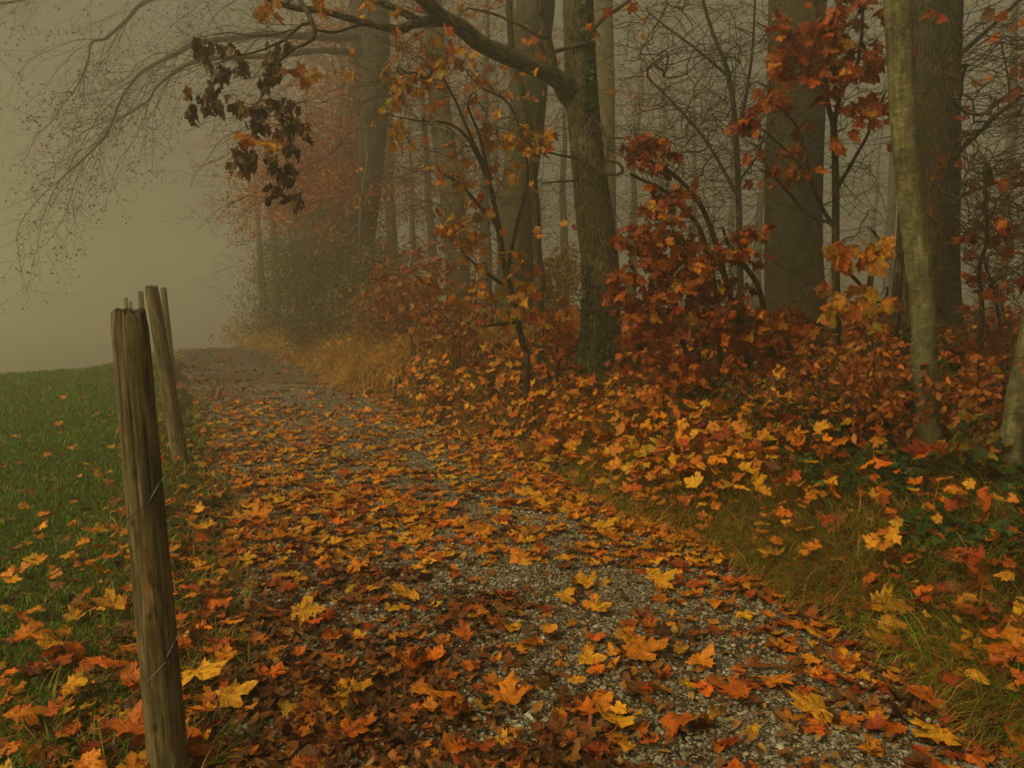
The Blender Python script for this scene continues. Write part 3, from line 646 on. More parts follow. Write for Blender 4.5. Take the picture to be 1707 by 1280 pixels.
leaves(mb, T_LO, np.stack([x, y, height(x, y) + rng.uniform(.02, .17, n)], 1), np.stack([np.cos(az), np.sin(az), -.2 + 0 * az], 1), np.array([0, -.5, 1.]) + rng.normal(0, .45, (n, 3)), rng.uniform(.03, .065, n), c, rng)
tag(mb.build('ivy_ground_cover', M_SMALL), 'dark green ivy carpeting the forest floor at lower right', 'ivy', kind='stuff')

# ================================================================== FENCE
def fence_post(base, top, r0, r1, label, detail):
    rng = np.random.default_rng(int(abs(base[0]) * 1000)); o = thing('fence_post', label, 'fence post', base, 'round wooden posts of the wire fence')
    n = 90 if detail else 14; sd_ = 72 if detail else 16; t = np.linspace(0, 1, n)
    ctr = np.asarray(base) + (np.asarray(top) - base) * t[:, None]; rad = r0 + (r1 - r0) * t; H = np.linalg.norm(np.asarray(top) - base)
    th = np.linspace(0, 2 * math.pi, sd_ + 1); tt = t[:, None] * H
    rr = rad[:, None] * (1 + .025 * np.sin(2 * th + 1 + tt) + .018 * np.sin(3 * th + 2) + .008 * np.sin(7 * th + tt * 3)) * np.ones((n, 1))
    col = np.ones((n, sd_ + 1, 3))
    if detail:
        def groove(th0, t0, t1, dep, wd, k):
            d = np.abs((th - th0 - .06 * np.sin(tt * 5 + k) + math.pi) % (2 * math.pi) - math.pi); g = np.exp(-(d / wd) ** 2) * smooth((tt - t0) / .15) * smooth((t1 - tt) / .03 + .5)
            return g, dep * g
        for th0, t0, t1, dep, wd, k in ((4.25, 1.0, 1.6, .007, .035, 0), (4.75, .7, 1.6, .005, .028, 2), (5.5, .2, 1.2, .004, .03, 4), (4.45, .3, 1.0, .003, .02, 6), (4.0, .5, 1.6, .004, .025, 7), (5.05, .0, .7, .003, .02, 8), (1.2, 0, 1.6, .008, .05, 3), (2.6, .3, 1.3, .006, .05, 5)):
            g, dr = groove(th0, t0, t1, dep, wd, k); rr = rr - dr; col *= (1 - .8 * g)[..., None]
        # frayed top: shallow splits and eroded rim
        topf = smooth((tt - (H - .075)) / .075); rr = rr * (1 - .10 * topf ** 2) - .0025 * topf * (np.sin(th * 17) * .5 + np.sin(th * 29 + 2) * .5 + .6)
        col *= (1 - .45 * topf * (.5 + .5 * np.sin(th * 13 + 3 * np.sin(th * 5))))[..., None]
        # bare orange streak where the bark wood split off
        d = np.abs(th - (4.95 - .25 * (tt - .5))); pt = smooth(1 - d / .22) * smooth((tt - .42) / .1) * smooth((.98 - tt) / .2)
        col = col * (1 - pt[..., None]) + np.array([1.9, 1.2, .75]) * pt[..., None]
        for kt, ka in ((1.08, 4.7), (.93, 4.35), (.62, 4.85), (.72, 3.95), (.83, 4.0), (.25, 4.6)):   # knots
            g = np.exp(-(((th - ka) * r0 / .008) ** 2 + ((tt - kt) / .010) ** 2)); rr = rr - .004 * g; col *= (1 - .85 * np.clip(g * 1.6, 0, 1))[..., None]
    v = ctr[:, None] + rr[..., None] * np.stack([np.cos(th), np.sin(th), 0 * th], -1)[None]
    uv = np.stack([np.broadcast_to(th * r0, (n, sd_ + 1)), np.broadcast_to(tt, (n, sd_ + 1))], -1)
    v[-1, :, 2] += (.012 if detail else .006) * (np.sin(th * 3 + 1) * .5 + .4 * np.sin(th * 11)) * (1 if detail else .5)
    i = (np.arange(n - 1)[:, None] * (sd_ + 1) + np.arange(sd_)[None]).ravel(); fs = [np.stack([i, i + 1, i + sd_ + 2, i + sd_ + 1], 1)]
    rings = [v.reshape(-1, 3)]; uvs = [uv.reshape(-1, 2)]; cols = [col.reshape(-1, 3)]; prev = (n - 1) * (sd_ + 1); cnt = n * (sd_ + 1)
    for f, dz in ((.72, .006), (.4, .004), (.08, .008)):
        rg = ctr[-1] + (v[-1] - ctr[-1]) * [f, f, .4] + np.stack([0 * th, 0 * th, dz + .004 * np.sin(5 * th + f * 9) * np.ones_like(th)], -1)
        rings.append(rg); uvs.append(np.stack([th * r0 * f + 3, 2 + 0.02 * f + 0 * th], -1)); cols.append(np.full((sd_ + 1, 3), .75))
        j = np.arange(sd_); fs.append(np.stack([prev + j, prev + j + 1, cnt + j + 1, cnt + j], 1)); prev = cnt; cnt += sd_ + 1
    fs.append(np.array([prev + np.arange(sd_)]))
    mb = MB(); mb.add(np.concatenate(rings), fs, np.concatenate(uvs), np.concatenate(cols)); mb.build('post', M_WOOD, o)
    return o
b1 = G(284, 1300); t1 = P(214, 520, b1[1] - .02)
post1 = fence_post(b1 - [0, 0, .03], t1, .062, .054, 'nearest and thickest round wooden post with a frayed top and cracks', True)
def postat(px, py, tx, ty, r, label, dist=None):
    b = G(px, py) if dist is None else P(px, py, dist)
    if dist is not None: b[2] = height(b[0], b[1])
    t = P(tx, ty, b[1]); return fence_post(b - [0, 0, .03], t, r * 1.12, r * .88, label, r > .06), b, t
post2, b2, t2 = postat(302, 768, 252, 478, .068, 'second wooden post leaning left behind the nearest one')
post3, b3, t3 = postat(289, 640, 272, 480, .058, 'slim wooden post just showing right of the second post')
post4, b4, t4 = postat(243, 600, 234, 486, .075, 'misty thin post top seen between the two nearest posts', 21)
post5, b5, t5 = postat(214, 590, 210, 497, .075, 'leftmost faint post fading into the fog', 27)
post6, b6, t6 = postat(220, 590, 217.5, 503, .07, 'faintest farthest post beside the leftmost foggy post', 31)
# black handles (part of the posts) and wires
def handle(post, a, b):
    mb = MB(); tube(mb, spline([a, (np.asarray(a) + b) / 2 + [0, -.004, 0], b], 4), [.0035, .006, .007, .007, .006, .006, .007, .006, .003], 10, cap=True); mb.build('insulator_handle', M_BLACK, post)
    mb = MB(); e = np.asarray(b, float); tube(mb, spline([e, e + [.006, .005, .012], e + [.018, .02, .016], e + [.028, .04, .006]], 4), .0022, 6); mb.build('hook', M_WIRE, post)
y1 = b1[1] - .068
hA0, hA1 = P(250, 838, y1), P(269, 803, y1 + .03); hB0, hB1 = P(277, 1102, y1), P(293, 1068, y1 + .03)
handle(post1, hA0, hA1); handle(post1, hB0, hB1)
handle(post2, P(306, 735, b2[1] - .07), P(307, 722, b2[1] - .06))
def wire(pts, label, r=.0013):
    pts = spline(pts, 10); mb = MB(); p0 = pts[0]; mb2 = MB(); tube(mb, pts, r, 6)
    o = mb.build('fence_wire', M_WIRE); tag(o, label, 'wire', 'thin wires of the fence'); return o
wire([hA0, P(205, 870, y1 - .25), P(100, 950, y1 - .75), P(-60, 1030, y1 - 1.3)], 'upper thin wire running down left from the nearest post handle')
wire([hB0, P(235, 1145, y1 - .06), P(150, 1215, y1 - .25), P(-10, 1330, y1 - .7)], 'lower thin wire crossing the foot of the nearest post')
wire([hA1 + [.028, .04, .006], P(272, 860, 3.1), P(279, 1000, 3.2), G(280, 1060) + [0, 0, .01]], 'loose wire hanging beside the right edge of the nearest post', .0011)
wire([P(275, 572, b2[1] - .07), P(276, 600, b2[1] - .075), P(274, 640, b2[1] - .075), P(283, 660, b2[1] - .08), P(279, 690, b2[1] - .08), P(296, 735, b2[1] - .08), P(290, 765, b2[1] - .09)], 'kinked wire trailing down the face of the second post', .0016)

# ================================================================== TREES
def trunk_px(mb, rows, d, rng, sides=36, bump=.02, flare=0.0, below=.15, dz=0, cap=False):
    pts = np.array([np.append(P(px, py, d + (k[3] if len(k) > 3 else 0)), k[2] / 2 / F * d) for k in rows for px, py in [k[:2]]])
    pts = pts[np.argsort(pts[:, 2])] if pts[0, 2] > pts[-1, 2] else pts
    b = pts[0].copy(); b[2] = min(b[2], height(b[0], b[1])) - below; b[3] *= 1.05; pts = np.concatenate([[b], pts])
    s = spline(pts, 9); tube(mb, s[:, :3], s[:, 3], sides, rng, bump, cap, flare=flare); return s
def limb_px(mb, rows, d0, d1, sides=14, rng=None, k=5, jit=0.0):
    n = len(rows); dist = np.linspace(d0, d1, n)
    pts = np.array([np.append(P(a[0], a[1], dd), a[2] / 2 / F * dd) for a, dd in zip(rows, dist)]); s = spline(pts, k)
    if rng is not None: tube(mb, s[:, :3], s[:, 3], sides, rng, .04)
    else: tube(mb, s[:, :3], s[:, 3], sides)
    return s
def part(tree, name, m, fn):
    mb = MB(); r = fn(mb); mb.build(name, m, tree); return r

# ---- the central maple
rng = np.random.default_rng(101); D1 = 9.5
gb = P(993, 625, D1)
T1 = thing('maple_tree', 'tall maple trunk beside the path bend with mossy limb reaching left', 'tree', (gb[0], gb[1], height(gb[0], gb[1])))
tr = part(T1, 'trunk', M_MAPLE, lambda mb: trunk_px(mb, [(994, 624, 74), (1000, 560, 66), (1001, 450, 62), (992, 369, 61), (980, 264, 54), (971, 165, 53), (966, 60, 49), (964, 0, 48), (966, -150, 44), (975, -420, 34), (985, -700, 20), (990, -850, 8)], D1, rng, 64, .02, .3))
sA = part(T1, 'limb', M_MAPLE, lambda mb: limb_px(mb, [(962, 160, 40), (937, 137, 32), (901, 116, 27), (849, 95, 27), (803, 74, 26), (768, 46, 26), (733, 26, 24), (700, -6, 22), (650, -40, 20), (560, -90, 15), (440, -150, 8)], D1, 7.6, 24, rng))
sA2 = part(T1, 'limb', M_MAPLE, lambda mb: limb_px(mb, [(745, 33, 22), (716, 37, 17), (690, 40, 15), (670, 49, 14), (648, 47, 13), (603, 37, 11), (550, 22, 10), (527, 17, 10), (492, 14, 9), (450, 0, 8), (390, -25, 6), (300, -60, 3)], 8.5, 6.9, 18, rng))
sA3 = part(T1, 'limb', M_MAPLE, lambda mb: limb_px(mb, [(712, 38, 14), (694, 33, 13), (666, 18, 11), (625, 0, 10), (560, -30, 7)], 8.3, 8.0, 14, rng))
sB = part(T1, 'limb', M_MAPLE, lambda mb: limb_px(mb, [(960, 172, 30), (940, 158, 24), (928, 134, 17), (917, 88, 15), (905, 35, 13), (896, 0, 13), (880, -120, 10), (850, -320, 4)], D1, D1 - .4, 18, rng))
w = Wood(rng)
for s, st in ((sA, 3), (sA2, 3), (sB, 3), (sA3, 3)):
    w.chain(s[::st, :3], -1, s[0, 3] * .5, s[-1, 3] * .5)
n0 = w.n
def wch(rows, d0, d1, w0, w1):
    n = len(rows); pts = spline([P(a[0], a[1], q) for a, q in zip(rows, np.linspace(d0, d1, n))], 4); i, _ = w.nearest(pts[0]); w.chain(pts[1:], i, w0 / 2 / F * d0, w1 / 2 / F * d1)
wch([(916, 62), (901, 61), (866, 42), (820, 23), (780, 14)], D1 - .3, D1 - .5, 7, 3)
wch([(499, -30), (500, 0), (512, 20), (525, 52), (522, 64), (508, 74), (492, 81), (467, 102), (453, 130), (440, 155), (427, 176)], 7.0, 6.7, 9, 3)
wch([(627, 42), (600, 42), (562, 54), (540, 53), (527, 51)], 7.3, 7.0, 5, 4)
wch([(512, 40), (500, 44), (474, 67), (450, 78), (439, 83), (415, 90), (390, 95), (360, 108)], 6.95, 6.7, 6, 2.5)
wch([(490, 48), (460, 58), (420, 60), (380, 55), (345, 60)], 7.0, 6.9, 3, 1.5)
wch([(976, 78), (985, 55), (1010, 28), (1035, 12), (1060, -8)], D1 - .2, D1 - .5, 7, 5)
wch([(1000, 205), (1008, 225), (1017, 230), (1046, 232), (1075, 245)], D1 - .2, D1 - .4, 5, 2)
wch([(1004, 290), (1020, 291), (1032, 291), (1038, 282), (1030, 272), (1015, 268)], D1 - .25, D1 - .5, 6, 4)
wch([(962, 263), (950, 262), (925, 257), (905, 251), (880, 238)], D1 - .2, D1 - .5, 5, 2)
wch([(966, 302), (954, 302), (920, 304), (905, 306)], D1 - .2, D1 - .4, 4, 2)
clusters = [(345, 75, 14, 14), (377, 95, 14, 22), (336, 95, 12, 14), (365, 130, 14, 18), (345, 160, 14, 20), (328, 185, 10, 18), (352, 178, 8, 14), (406, 112, 9, 18), (457, 85, 10, 18), (463, 110, 10, 14), (438, 130, 12, 16), (400, 172, 10, 16), (420, 195, 12, 18), (428, 225, 10, 18), (388, 258, 16, 14), (418, 268, 8, 12), (455, 175, 12, 14), (485, 175, 18, 14), (475, 215, 12, 16), (503, 212, 8, 16), (482, 250, 12, 18), (460, 285, 9, 16), (482, 290, 10, 18), (497, 325, 8, 16), (458, 315, 6, 10)]
tg = []
for (cx_, cy_, rx, ry) in clusters:
    for q in range(3): tg.append(P(cx_ + rng.normal(0, rx * .5), cy_ - ry * .5 + rng.normal(0, ry * .5), 6.75 + rng.normal(0, .12)))
w.grow(tg, seg=.05, wob=.14, lift=.05)
wl_ends = w.p[w.ends].copy(); w.ends.clear()
tg = [P(rng.uniform(430, 900), rng.uniform(-60, 130), rng.uniform(7.2, 9.2)) for _ in range(70)] + [P(rng.uniform(985, 1090), rng.uniform(-20, 110), D1 - .5) for _ in range(18)]
w.grow(tg, seg=.08, wob=.12, lift=.05); tw_ends = w.p[w.ends].copy()
for i in rng.integers(0, w.n, 150):
    a_ = rng.uniform(0, 6.3); w.spray(int(i), [math.cos(a_), math.sin(a_) * .6, rng.uniform(-.6, .6)], rng.uniform(.3, .9), 1, droop=.3, seg=.07, jit=.14, ang=.7)
w.radii(.0013)
def emit_tw(mb): w.emit([(0, mb, 6)])
part(T1, 'twigs', M_TWIG, emit_tw)
def wilt(mb):
    e = np.repeat(wl_ends, 3, 0); N = len(e); ax = np.stack([rng.normal(0, .3, N), rng.normal(0, .3, N), np.full(N, -1.)], 1)
    nn = np.stack([rng.normal(0, 1, N), rng.normal(-.6, .6, N), rng.normal(0, .3, N)], 1)
    c, _ = pal(rng, N, [(.10, .052, .018), (.065, .055, .018), (.13, .06, .02), (.22, .09, .025), (.16, .12, .045)], [.35, .25, .2, .1, .1], .3)
    leaves(mb, T_HI, e + rng.normal(0, .03, (N, 3)) + [0, 0, -.02], ax, nn, rng.uniform(.075, .125, N), c, rng, roll=(2.0, 4.2), bend=(-.5, 1.0), crum=.09, petiole=.45)
part(T1, 'wilted_leaves', M_LEAF, wilt)
def yl(mb):
    pts = np.array([P(a, b_, d) for a, b_, d in [(455, 18, 7), (452, 8, 7), (515, 122, 6.7), (503, 128, 6.7), (442, 238, 6.6), (462, 240, 6.6), (400, 232, 6.6), (543, 8, 7), (668, 20, 8), (610, 8, 7.3), (998, 62, D1 - .4), (447, 28, 7), (540, 16, 7), (415, 182, 6.7)]])
    twig_leaves(mb, T_HI, pts, rng, 2, (.09, .13), [YEL, ORA], [.7, .3], .2, .03, .5)
    k = rng.uniform(0, 1, len(tw_ends)) < .3; twig_leaves(mb, T_MED, tw_ends[k], rng, 2, (.07, .12), [YEL, ORA, DOR], [.4, .4, .2], .4, .05, .5)
part(T1, 'yellow_leaves', M_TREELEAF, yl)

# ivy on that trunk
rng = np.random.default_rng(102)
ivy = thing('ivy_vine', 'green ivy climbing the trunk of the tall maple', 'ivy', (gb[0], gb[1] - .3, height(gb[0], gb[1])))
mbs, mbl = MB(), MB()
ctr_ = tr
def on_trunk(s, zz, th, off=0.0):
    i = np.clip(np.searchsorted(s[:, 2], zz), 1, len(s) - 1); f = (zz - s[i-1, 2]) / (s[i, 2] - s[i-1, 2]); q = s[i-1] + (s[i] - s[i-1]) * f
    return np.array([q[0] + math.cos(th) * (q[3] + off), q[1] + math.sin(th) * (q[3] + off), zz])
for k in range(14):
    th = rng.uniform(-2.9, -.2); z0, z1 = height(gb[0], gb[1]), rng.choice([1.2, 1.6, 2.0]) + rng.uniform(0, .4)
    if k > 8: z0, z1, th = 3.4 + rng.uniform(0, .3), rng.uniform(4.2, 5.0), rng.uniform(-1.6, -.9)
    zz = np.arange(z0, z1, .03); ths = th + np.cumsum(rng.normal(0, .035, len(zz))); pts = np.array([on_trunk(ctr_, a, b, .004) for a, b in zip(zz, ths)])
    tube(mbs, pts, .003, 5)
    N = int(len(zz) * 2.0); ii = rng.integers(0, len(zz), N); e = np.array([on_trunk(ctr_, zz[a], ths[a] + rng.normal(0, .15), .02) for a in ii])
    outw = np.stack([np.cos(ths[ii]), np.sin(ths[ii]), .2 + 0 * ths[ii]], 1); axv = np.stack([rng.normal(0, .6, N), rng.normal(0, .3, N), rng.normal(-.5, .4, N)], 1)
    c, _ = pal(rng, N, [(.022, .05, .014), (.04, .075, .02)], [1, .6]); leaves(mbl, T_LO, e, axv, outw + rng.normal(0, .3, (N, 3)), rng.uniform(.03, .055, N), c, rng)
mbs.build('stem', M_TWIG, ivy); mbl.build('leaves', M_SMALL, ivy)

# ---- generic tree from traced trunk rows, with branches grown to given blobs
def traced_tree(name, label, d, rows, m, seed, sides=30, bump=.02, flare=.1, targets=None, seg=.25, tip=.003, leaf=None, cat='tree', twigs_from=.35, limbs=(), group=None, wob=.13, lift=.12, stiff=.3, above=None, leafname='leaves', lmat=None, sprays=None, spmax=100000):
    rng = np.random.default_rng(seed); g0 = P(rows[0][0], rows[0][1], d)
    T = thing(name, label, cat, (g0[0], g0[1], height(g0[0], g0[1])), group)
    mb = MB(); s = trunk_px(mb, rows, d, rng, sides, bump, flare, below=max(.15, g0[2] - height(g0[0], g0[1]) + .15) if g0[2] > height(g0[0], g0[1]) else .15); mb.build('trunk', m, T)
    w = Wood(rng); k0 = int(len(s) * twigs_from); w.chain(s[k0:, :3], -1, s[k0, 3] * .8, max(s[-1, 3] * .8, tip * 2))
    for rws, d0, d1 in limbs:
        mb = MB(); l_ = limb_px(mb, rws, d0, d1, 10, rng); mb.build('limb', m, T); w.chain(l_[1::2, :3], -1, l_[0, 3] * .6, l_[-1, 3])
    if targets is not None:
        if targets: w.grow(targets(rng), seg=seg, wob=wob, lift=lift, stiff=stiff)
        if sprays: sprays(w, rng); rng.shuffle(w.ends); w.ends = w.ends[:spmax]
        w.radii(tip); e = w.p[w.ends]
        a, b_ = MB(), MB(); w.emit([(.022, a, 8), (0, b_, 4)])
        if a.n: a.build('branches', m, T)
        if b_.n: b_.build('twigs', M_TWIG, T)
        if leaf:
            mb = MB(); leaf(mb, e, rng); mb.build(leafname, lmat or M_SMALL, T)
    return T, s, w
def bt(tm, n, size, cols, wts, keep=1.0, droop=.5, spread=.1, pet=0):
    def f(mb, e, rng):
        k = rng.uniform(0, 1, len(e)) < keep; twig_leaves(mb, tm, e[k], rng, n, size, cols, wts, droop, spread, pet)
    return f
def pxcloud(items):                    # items: (px, py, rx, ry, d, dd, n)
    def f(rng):
        out = []
        for px, py, rx, ry, d, dd, n in items:
            for _ in range(n):
                a, q = rng.uniform(0, 6.3), rng.uniform(0, 1) ** .55 * (1 + rng.normal(0, .16)); out.append(P(px + math.cos(a) * q * rx, py + math.sin(a) * q * ry, d + rng.uniform(-dd, dd)))
        return np.array(out)
    return f
COP = [(.26, .075, .015), (.20, .055, .014), (.34, .11, .016)]
# smooth leaning young beech on the right
T2, s2, _ = traced_tree('beech_tree', 'smooth pale leaning beech trunk in front at the right', 5.5,
    [(1554, 775, 46), (1549, 704, 38), (1541, 619, 41), (1539, 527, 38), (1533, 450, 42), (1518, 330, 40), (1508, 213, 42), (1502, 107, 41), (1496, 0, 40), (1486, -150, 38), (1478, -500, 26), (1476, -900, 8)], M_BEECH, 201, 48, .018, .1,
    pxcloud([(1480, -330, 500, 200, 5.8, 1.2, 60), (1565, 640, 60, 60, 5.4, .2, 8)]), .1, .0018, bt(T_OV, 3, (.04, .07), COP, [1, 1, .6], .5), twigs_from=.05)
# dark furrowed trunk behind
def t3t(rng):
    a = pxcloud([(1640, 160, 90, 130, 8.3, .7, 45), (1660, 330, 70, 90, 8.5, .6, 28), (1620, 70, 90, 80, 8.0, .6, 30), (1620, 260, 60, 60, 8.4, .5, 24), (1650, 420, 60, 100, 8.6, .4, 40), (1580, 200, 60, 160, 8.8, .3, 40)])(rng); return a
T3, s3, _ = traced_tree('oak_tree', 'dark furrowed trunk standing right behind the pale leaning beech', 9.5,
    [(1545, 575, 128), (1545, 540, 106), (1548, 400, 92), (1554, 200, 82), (1560, 0, 76), (1563, -200, 66), (1570, -500, 44), (1575, -800, 10)], M_OAK, 202, 56, .03, .12,
    t3t, .1, .0022, bt(T_MED, 2, (.08, .13), [RED, DOR, BRO, ORA], [.45, .35, .2, .1], .33, pet=.5), limbs=[([(1580, 270, 9), (1625, 228, 7), (1665, 190, 6), (1720, 150, 4)], 9.3, 8.2), ([(1588, 335, 8), (1622, 318, 6), (1662, 305, 5), (1720, 285, 3)], 9.3, 8.3), ([(1590, 100, 9), (1630, 65, 7), (1680, 20, 6), (1730, -30, 4)], 9.3, 8.0)], lmat=M_TREELEAF, sprays=lambda w, rng: [w.spray(int(i), [rng.uniform(-.3, 1), -rng.uniform(0, .8), rng.uniform(-.5, .6)], rng.uniform(.5, 1.3), 1, droop=.15, seg=.08, jit=.15, ang=.7) for i in rng.integers(30, w.n, 200)], spmax=260)
traced_tree('young_tree', 'thin dark stem leaning against the left side of the furrowed trunk', 8.8,
    [(1488, 575, 18), (1492, 520, 16), (1498, 440, 14), (1503, 330, 11), (1500, 200, 9), (1515, 40, 6), (1520, -100, 4)], M_OAK, 203, 12, .03, 0,
    pxcloud([(1520, 300, 60, 200, 8.7, .3, 26)]), .1, .0016)
# thick pale beech
traced_tree('beech_tree', 'thickest pale grey-green trunk behind the red-leaved sapling', 12.5,
    [(1325, 560, 104), (1325, 500, 96), (1322, 400, 92), (1322, 300, 90), (1326, 150, 90), (1330, 0, 88), (1336, -200, 82), (1345, -420, 60), (1350, -600, 20)], M_BIGB, 204, 56, .018, .08,
    pxcloud([(1340, -240, 420, 160, 12, 2.5, 60)]), .3, .004, bt(T_DI, 6, (.06, .09), COP, [1, 1, 1], .8, spread=.4), twigs_from=.6)
# leaning stub trunk at the right edge
T5, s5, _ = traced_tree('beech_tree', 'pale leaning trunk cut by the right edge above the ivy', 5.0,
    [(1682, 775, 46), (1692, 720, 44), (1705, 640, 44), (1722, 560, 42), (1745, 430, 42), (1775, 200, 38), (1800, -50, 34), (1830, -400, 18)], M_BEECH, 205, 36, .02, .12,
    pxcloud([(1690, 610, 30, 40, 4.9, .1, 5), (1780, -250, 200, 160, 5.2, .6, 30)]), .12, .002, bt(T_OV, 2, (.04, .07), COP, [1, 1, 1], .7))
# trunks behind the maple
traced_tree('beech_tree', 'broad rough trunk in the mist just left of the maple', 14,
    [(858, 560, 64), (860, 450, 58), (866, 316, 56), (878, 211, 58), (888, 60, 62), (893, 0, 62), (900, -150, 56), (910, -420, 24)], M_BIGB, 206, 44, .025, .1,
    pxcloud([(880, -180, 350, 130, 14, 2.5, 50), (800, 60, 110, 90, 13.6, 1, 26)]), .3, .004, bt(T_DI, 7, (.06, .09), [(.28, .10, .02), (.34, .14, .02)], [1, 1], .9, spread=.4), twigs_from=.5)
traced_tree('young_tree', 'slender crooked tree in front of the broad misty trunk', 11.5,
    [(899, 540, 17), (899, 504, 15), (902, 466, 14), (896, 420, 13), (893, 352, 14), (887, 281, 13), (882, 211, 12), (873, 165, 11), (860, 110, 11), (852, 70, 10), (849, 0, 10), (846, -150, 8), (850, -300, 3)], M_OAK, 207, 16, .04, .1,
    pxcloud([(800, 110, 130, 120, 11.2, .8, 130), (900, 330, 60, 90, 11, .4, 40)]), .15, .002, bt(T_MED, 2, (.08, .13), [YEL, ORA, DOR], [.3, .4, .3], .25), lmat=M_TREELEAF)
# twin misty trunks and the big beech whose limbs sweep left over the path
limbsL = [([(607, 60, 30), (560, 62, 24), (500, 60, 20), (440, 58, 18), (390, 64, 16), (330, 72, 14), (290, 92, 11), (240, 118, 9), (205, 160, 7), (180, 220, 5), (150, 255, 4), (100, 300, 3)], 17, 14.5),
          ([(600, 90, 22), (540, 84, 16), (470, 92, 14), (400, 96, 13), (340, 100, 12), (300, 115, 9), (262, 145, 7), (245, 170, 5), (190, 205, 4)], 17, 14),
          ([(600, -60, 24), (480, -40, 18), (360, -20, 14), (250, 0, 11), (210, 35, 9), (175, 65, 7), (152, 72, 5), (145, 110, 4), (120, 160, 3)], 17, 14.5),
          ([(600, -120, 22), (430, -100, 16), (280, -60, 12), (120, -30, 9), (40, 0, 7), (-40, 10, 5)], 17, 15)]
limbsL = [([(q[0], q[1], q[2] * .6) for q in a], b * 21 / 17, c_ * 21 / 17) for a, b, c_ in limbsL]
def fan_sprays(w, rng):
    n0 = w.n; cand = [i for i in range(1, n0) if proj(w.p[i])[0] < 600 and w.par[i] >= 0]
    for i in rng.choice(cand, 105):
        t = nrm(w.p[i] - w.p[w.par[i]]); dr = t * .9 + np.array([-.35, rng.normal(0, .45), rng.normal(-.25, .45)])
        w.spray(i, dr, rng.uniform(1.4, 3.4), 2, droop=.22, seg=.17, jit=.10, every=2, leafy=.25)
def leftfan(rng):
    out = []
    fan = [(190, 225, 150, 55, 14.2, 60), (110, 290, 110, 45, 14.0, 44), (60, 110, 110, 80, 14.5, 46), (240, 60, 110, 60, 14.6, 60), (300, 25, 110, 45, 15, 50), (100, 30, 110, 50, 15, 46), (230, 300, 80, 60, 14.2, 34), (40, 230, 80, 20, 14.3, 14), (20, 165, 90, 16, 14.3, 14), (285, 200, 40, 80, 14.5, 24), (60, 330, 70, 30, 14, 16), (210, 395, 30, 35, 14, 6)]
    return pxcloud([(a, b, c_, e_, f_ * 21 / 17, .9, int(g_ * 3)) for a, b, c_, e_, f_, g_ in fan])(rng)
traced_tree('beech_tree', 'misty twin-trunk beech whose drooping bare limbs sweep left over the path', 21,
    [(600, 545, 56), (600, 450, 44), (606, 380, 42), (614, 316, 42), (622, 211, 44), (626, 100, 44), (628, 0, 42), (630, -160, 36), (632, -400, 12)], M_OAK, 208, 36, .02, .1,
    0, .2, .0024, bt(T_DI, 3, (.05, .085), [(.10, .05, .025), (.16, .07, .03)], [1, 1], .42, spread=.2), twigs_from=.62, limbs=limbsL, sprays=fan_sprays)
traced_tree('beech_tree', 'dark misty trunk immediately left of the twin beech', 24,
    [(578, 545, 44), (580, 440, 36), (586, 330, 34), (594, 200, 32), (598, 80, 30), (596, -60, 26), (590, -300, 10)], M_OAK, 209, 28, .02, .1,
    pxcloud([(560, 150, 90, 150, 24, 2, 90), (530, 260, 110, 80, 23, 2, 160), (470, 330, 80, 50, 24, 2, 60), (560, 330, 80, 60, 22, 2, 80)]), .3, .004, bt(T_DI, 40, (.08, .13), [(.40, .11, .02), (.28, .08, .02)], [1, 1], 1, spread=.6))
traced_tree('young_tree', 'pale thin curving stem in front of the twin misty trunks', 20,
    [(598, 500, 5), (600, 380, 5), (604, 320, 5), (612, 270, 4), (610, 230, 3)], M_BEECH, 210, 8, 0, 0, pxcloud([(600, 300, 40, 80, 20, .3, 14)]), .2, .002)
traced_tree('beech_tree', 'pale misty slanting trunk midway between twin beech and maple', 22,
    [(768, 540, 46), (764, 470, 42), (757, 380, 40), (748, 290, 38), (738, 220, 36), (728, 120, 32), (722, 0, 30), (716, -200, 20), (712, -350, 8)], M_BEECH, 211, 28, .02, .1,
    pxcloud([(700, 60, 110, 120, 22, 2, 90), (690, 300, 90, 60, 22, 1.5, 70), (720, 420, 90, 60, 21.5, 1.5, 50)]), .3, .004, bt(T_DI, 30, (.06, .10), [(.32, .10, .02), (.26, .08, .02)], [1, 1], 1, spread=.6))
traced_tree('beech_tree', 'dim straight trunk glimpsed directly behind the maple', 24,
    [(1012, 540, 40), (1010, 400, 36), (1008, 200, 34), (1004, 0, 32), (1000, -260, 20)], M_BEECH, 212, 24, .02, .1,
    pxcloud([(1040, 120, 90, 140, 23, 2, 120)]), .3, .004, bt(T_DI, 12, (.06, .10), [(.30, .12, .04), (.26, .10, .03)], [1, 1], 1, spread=.6))

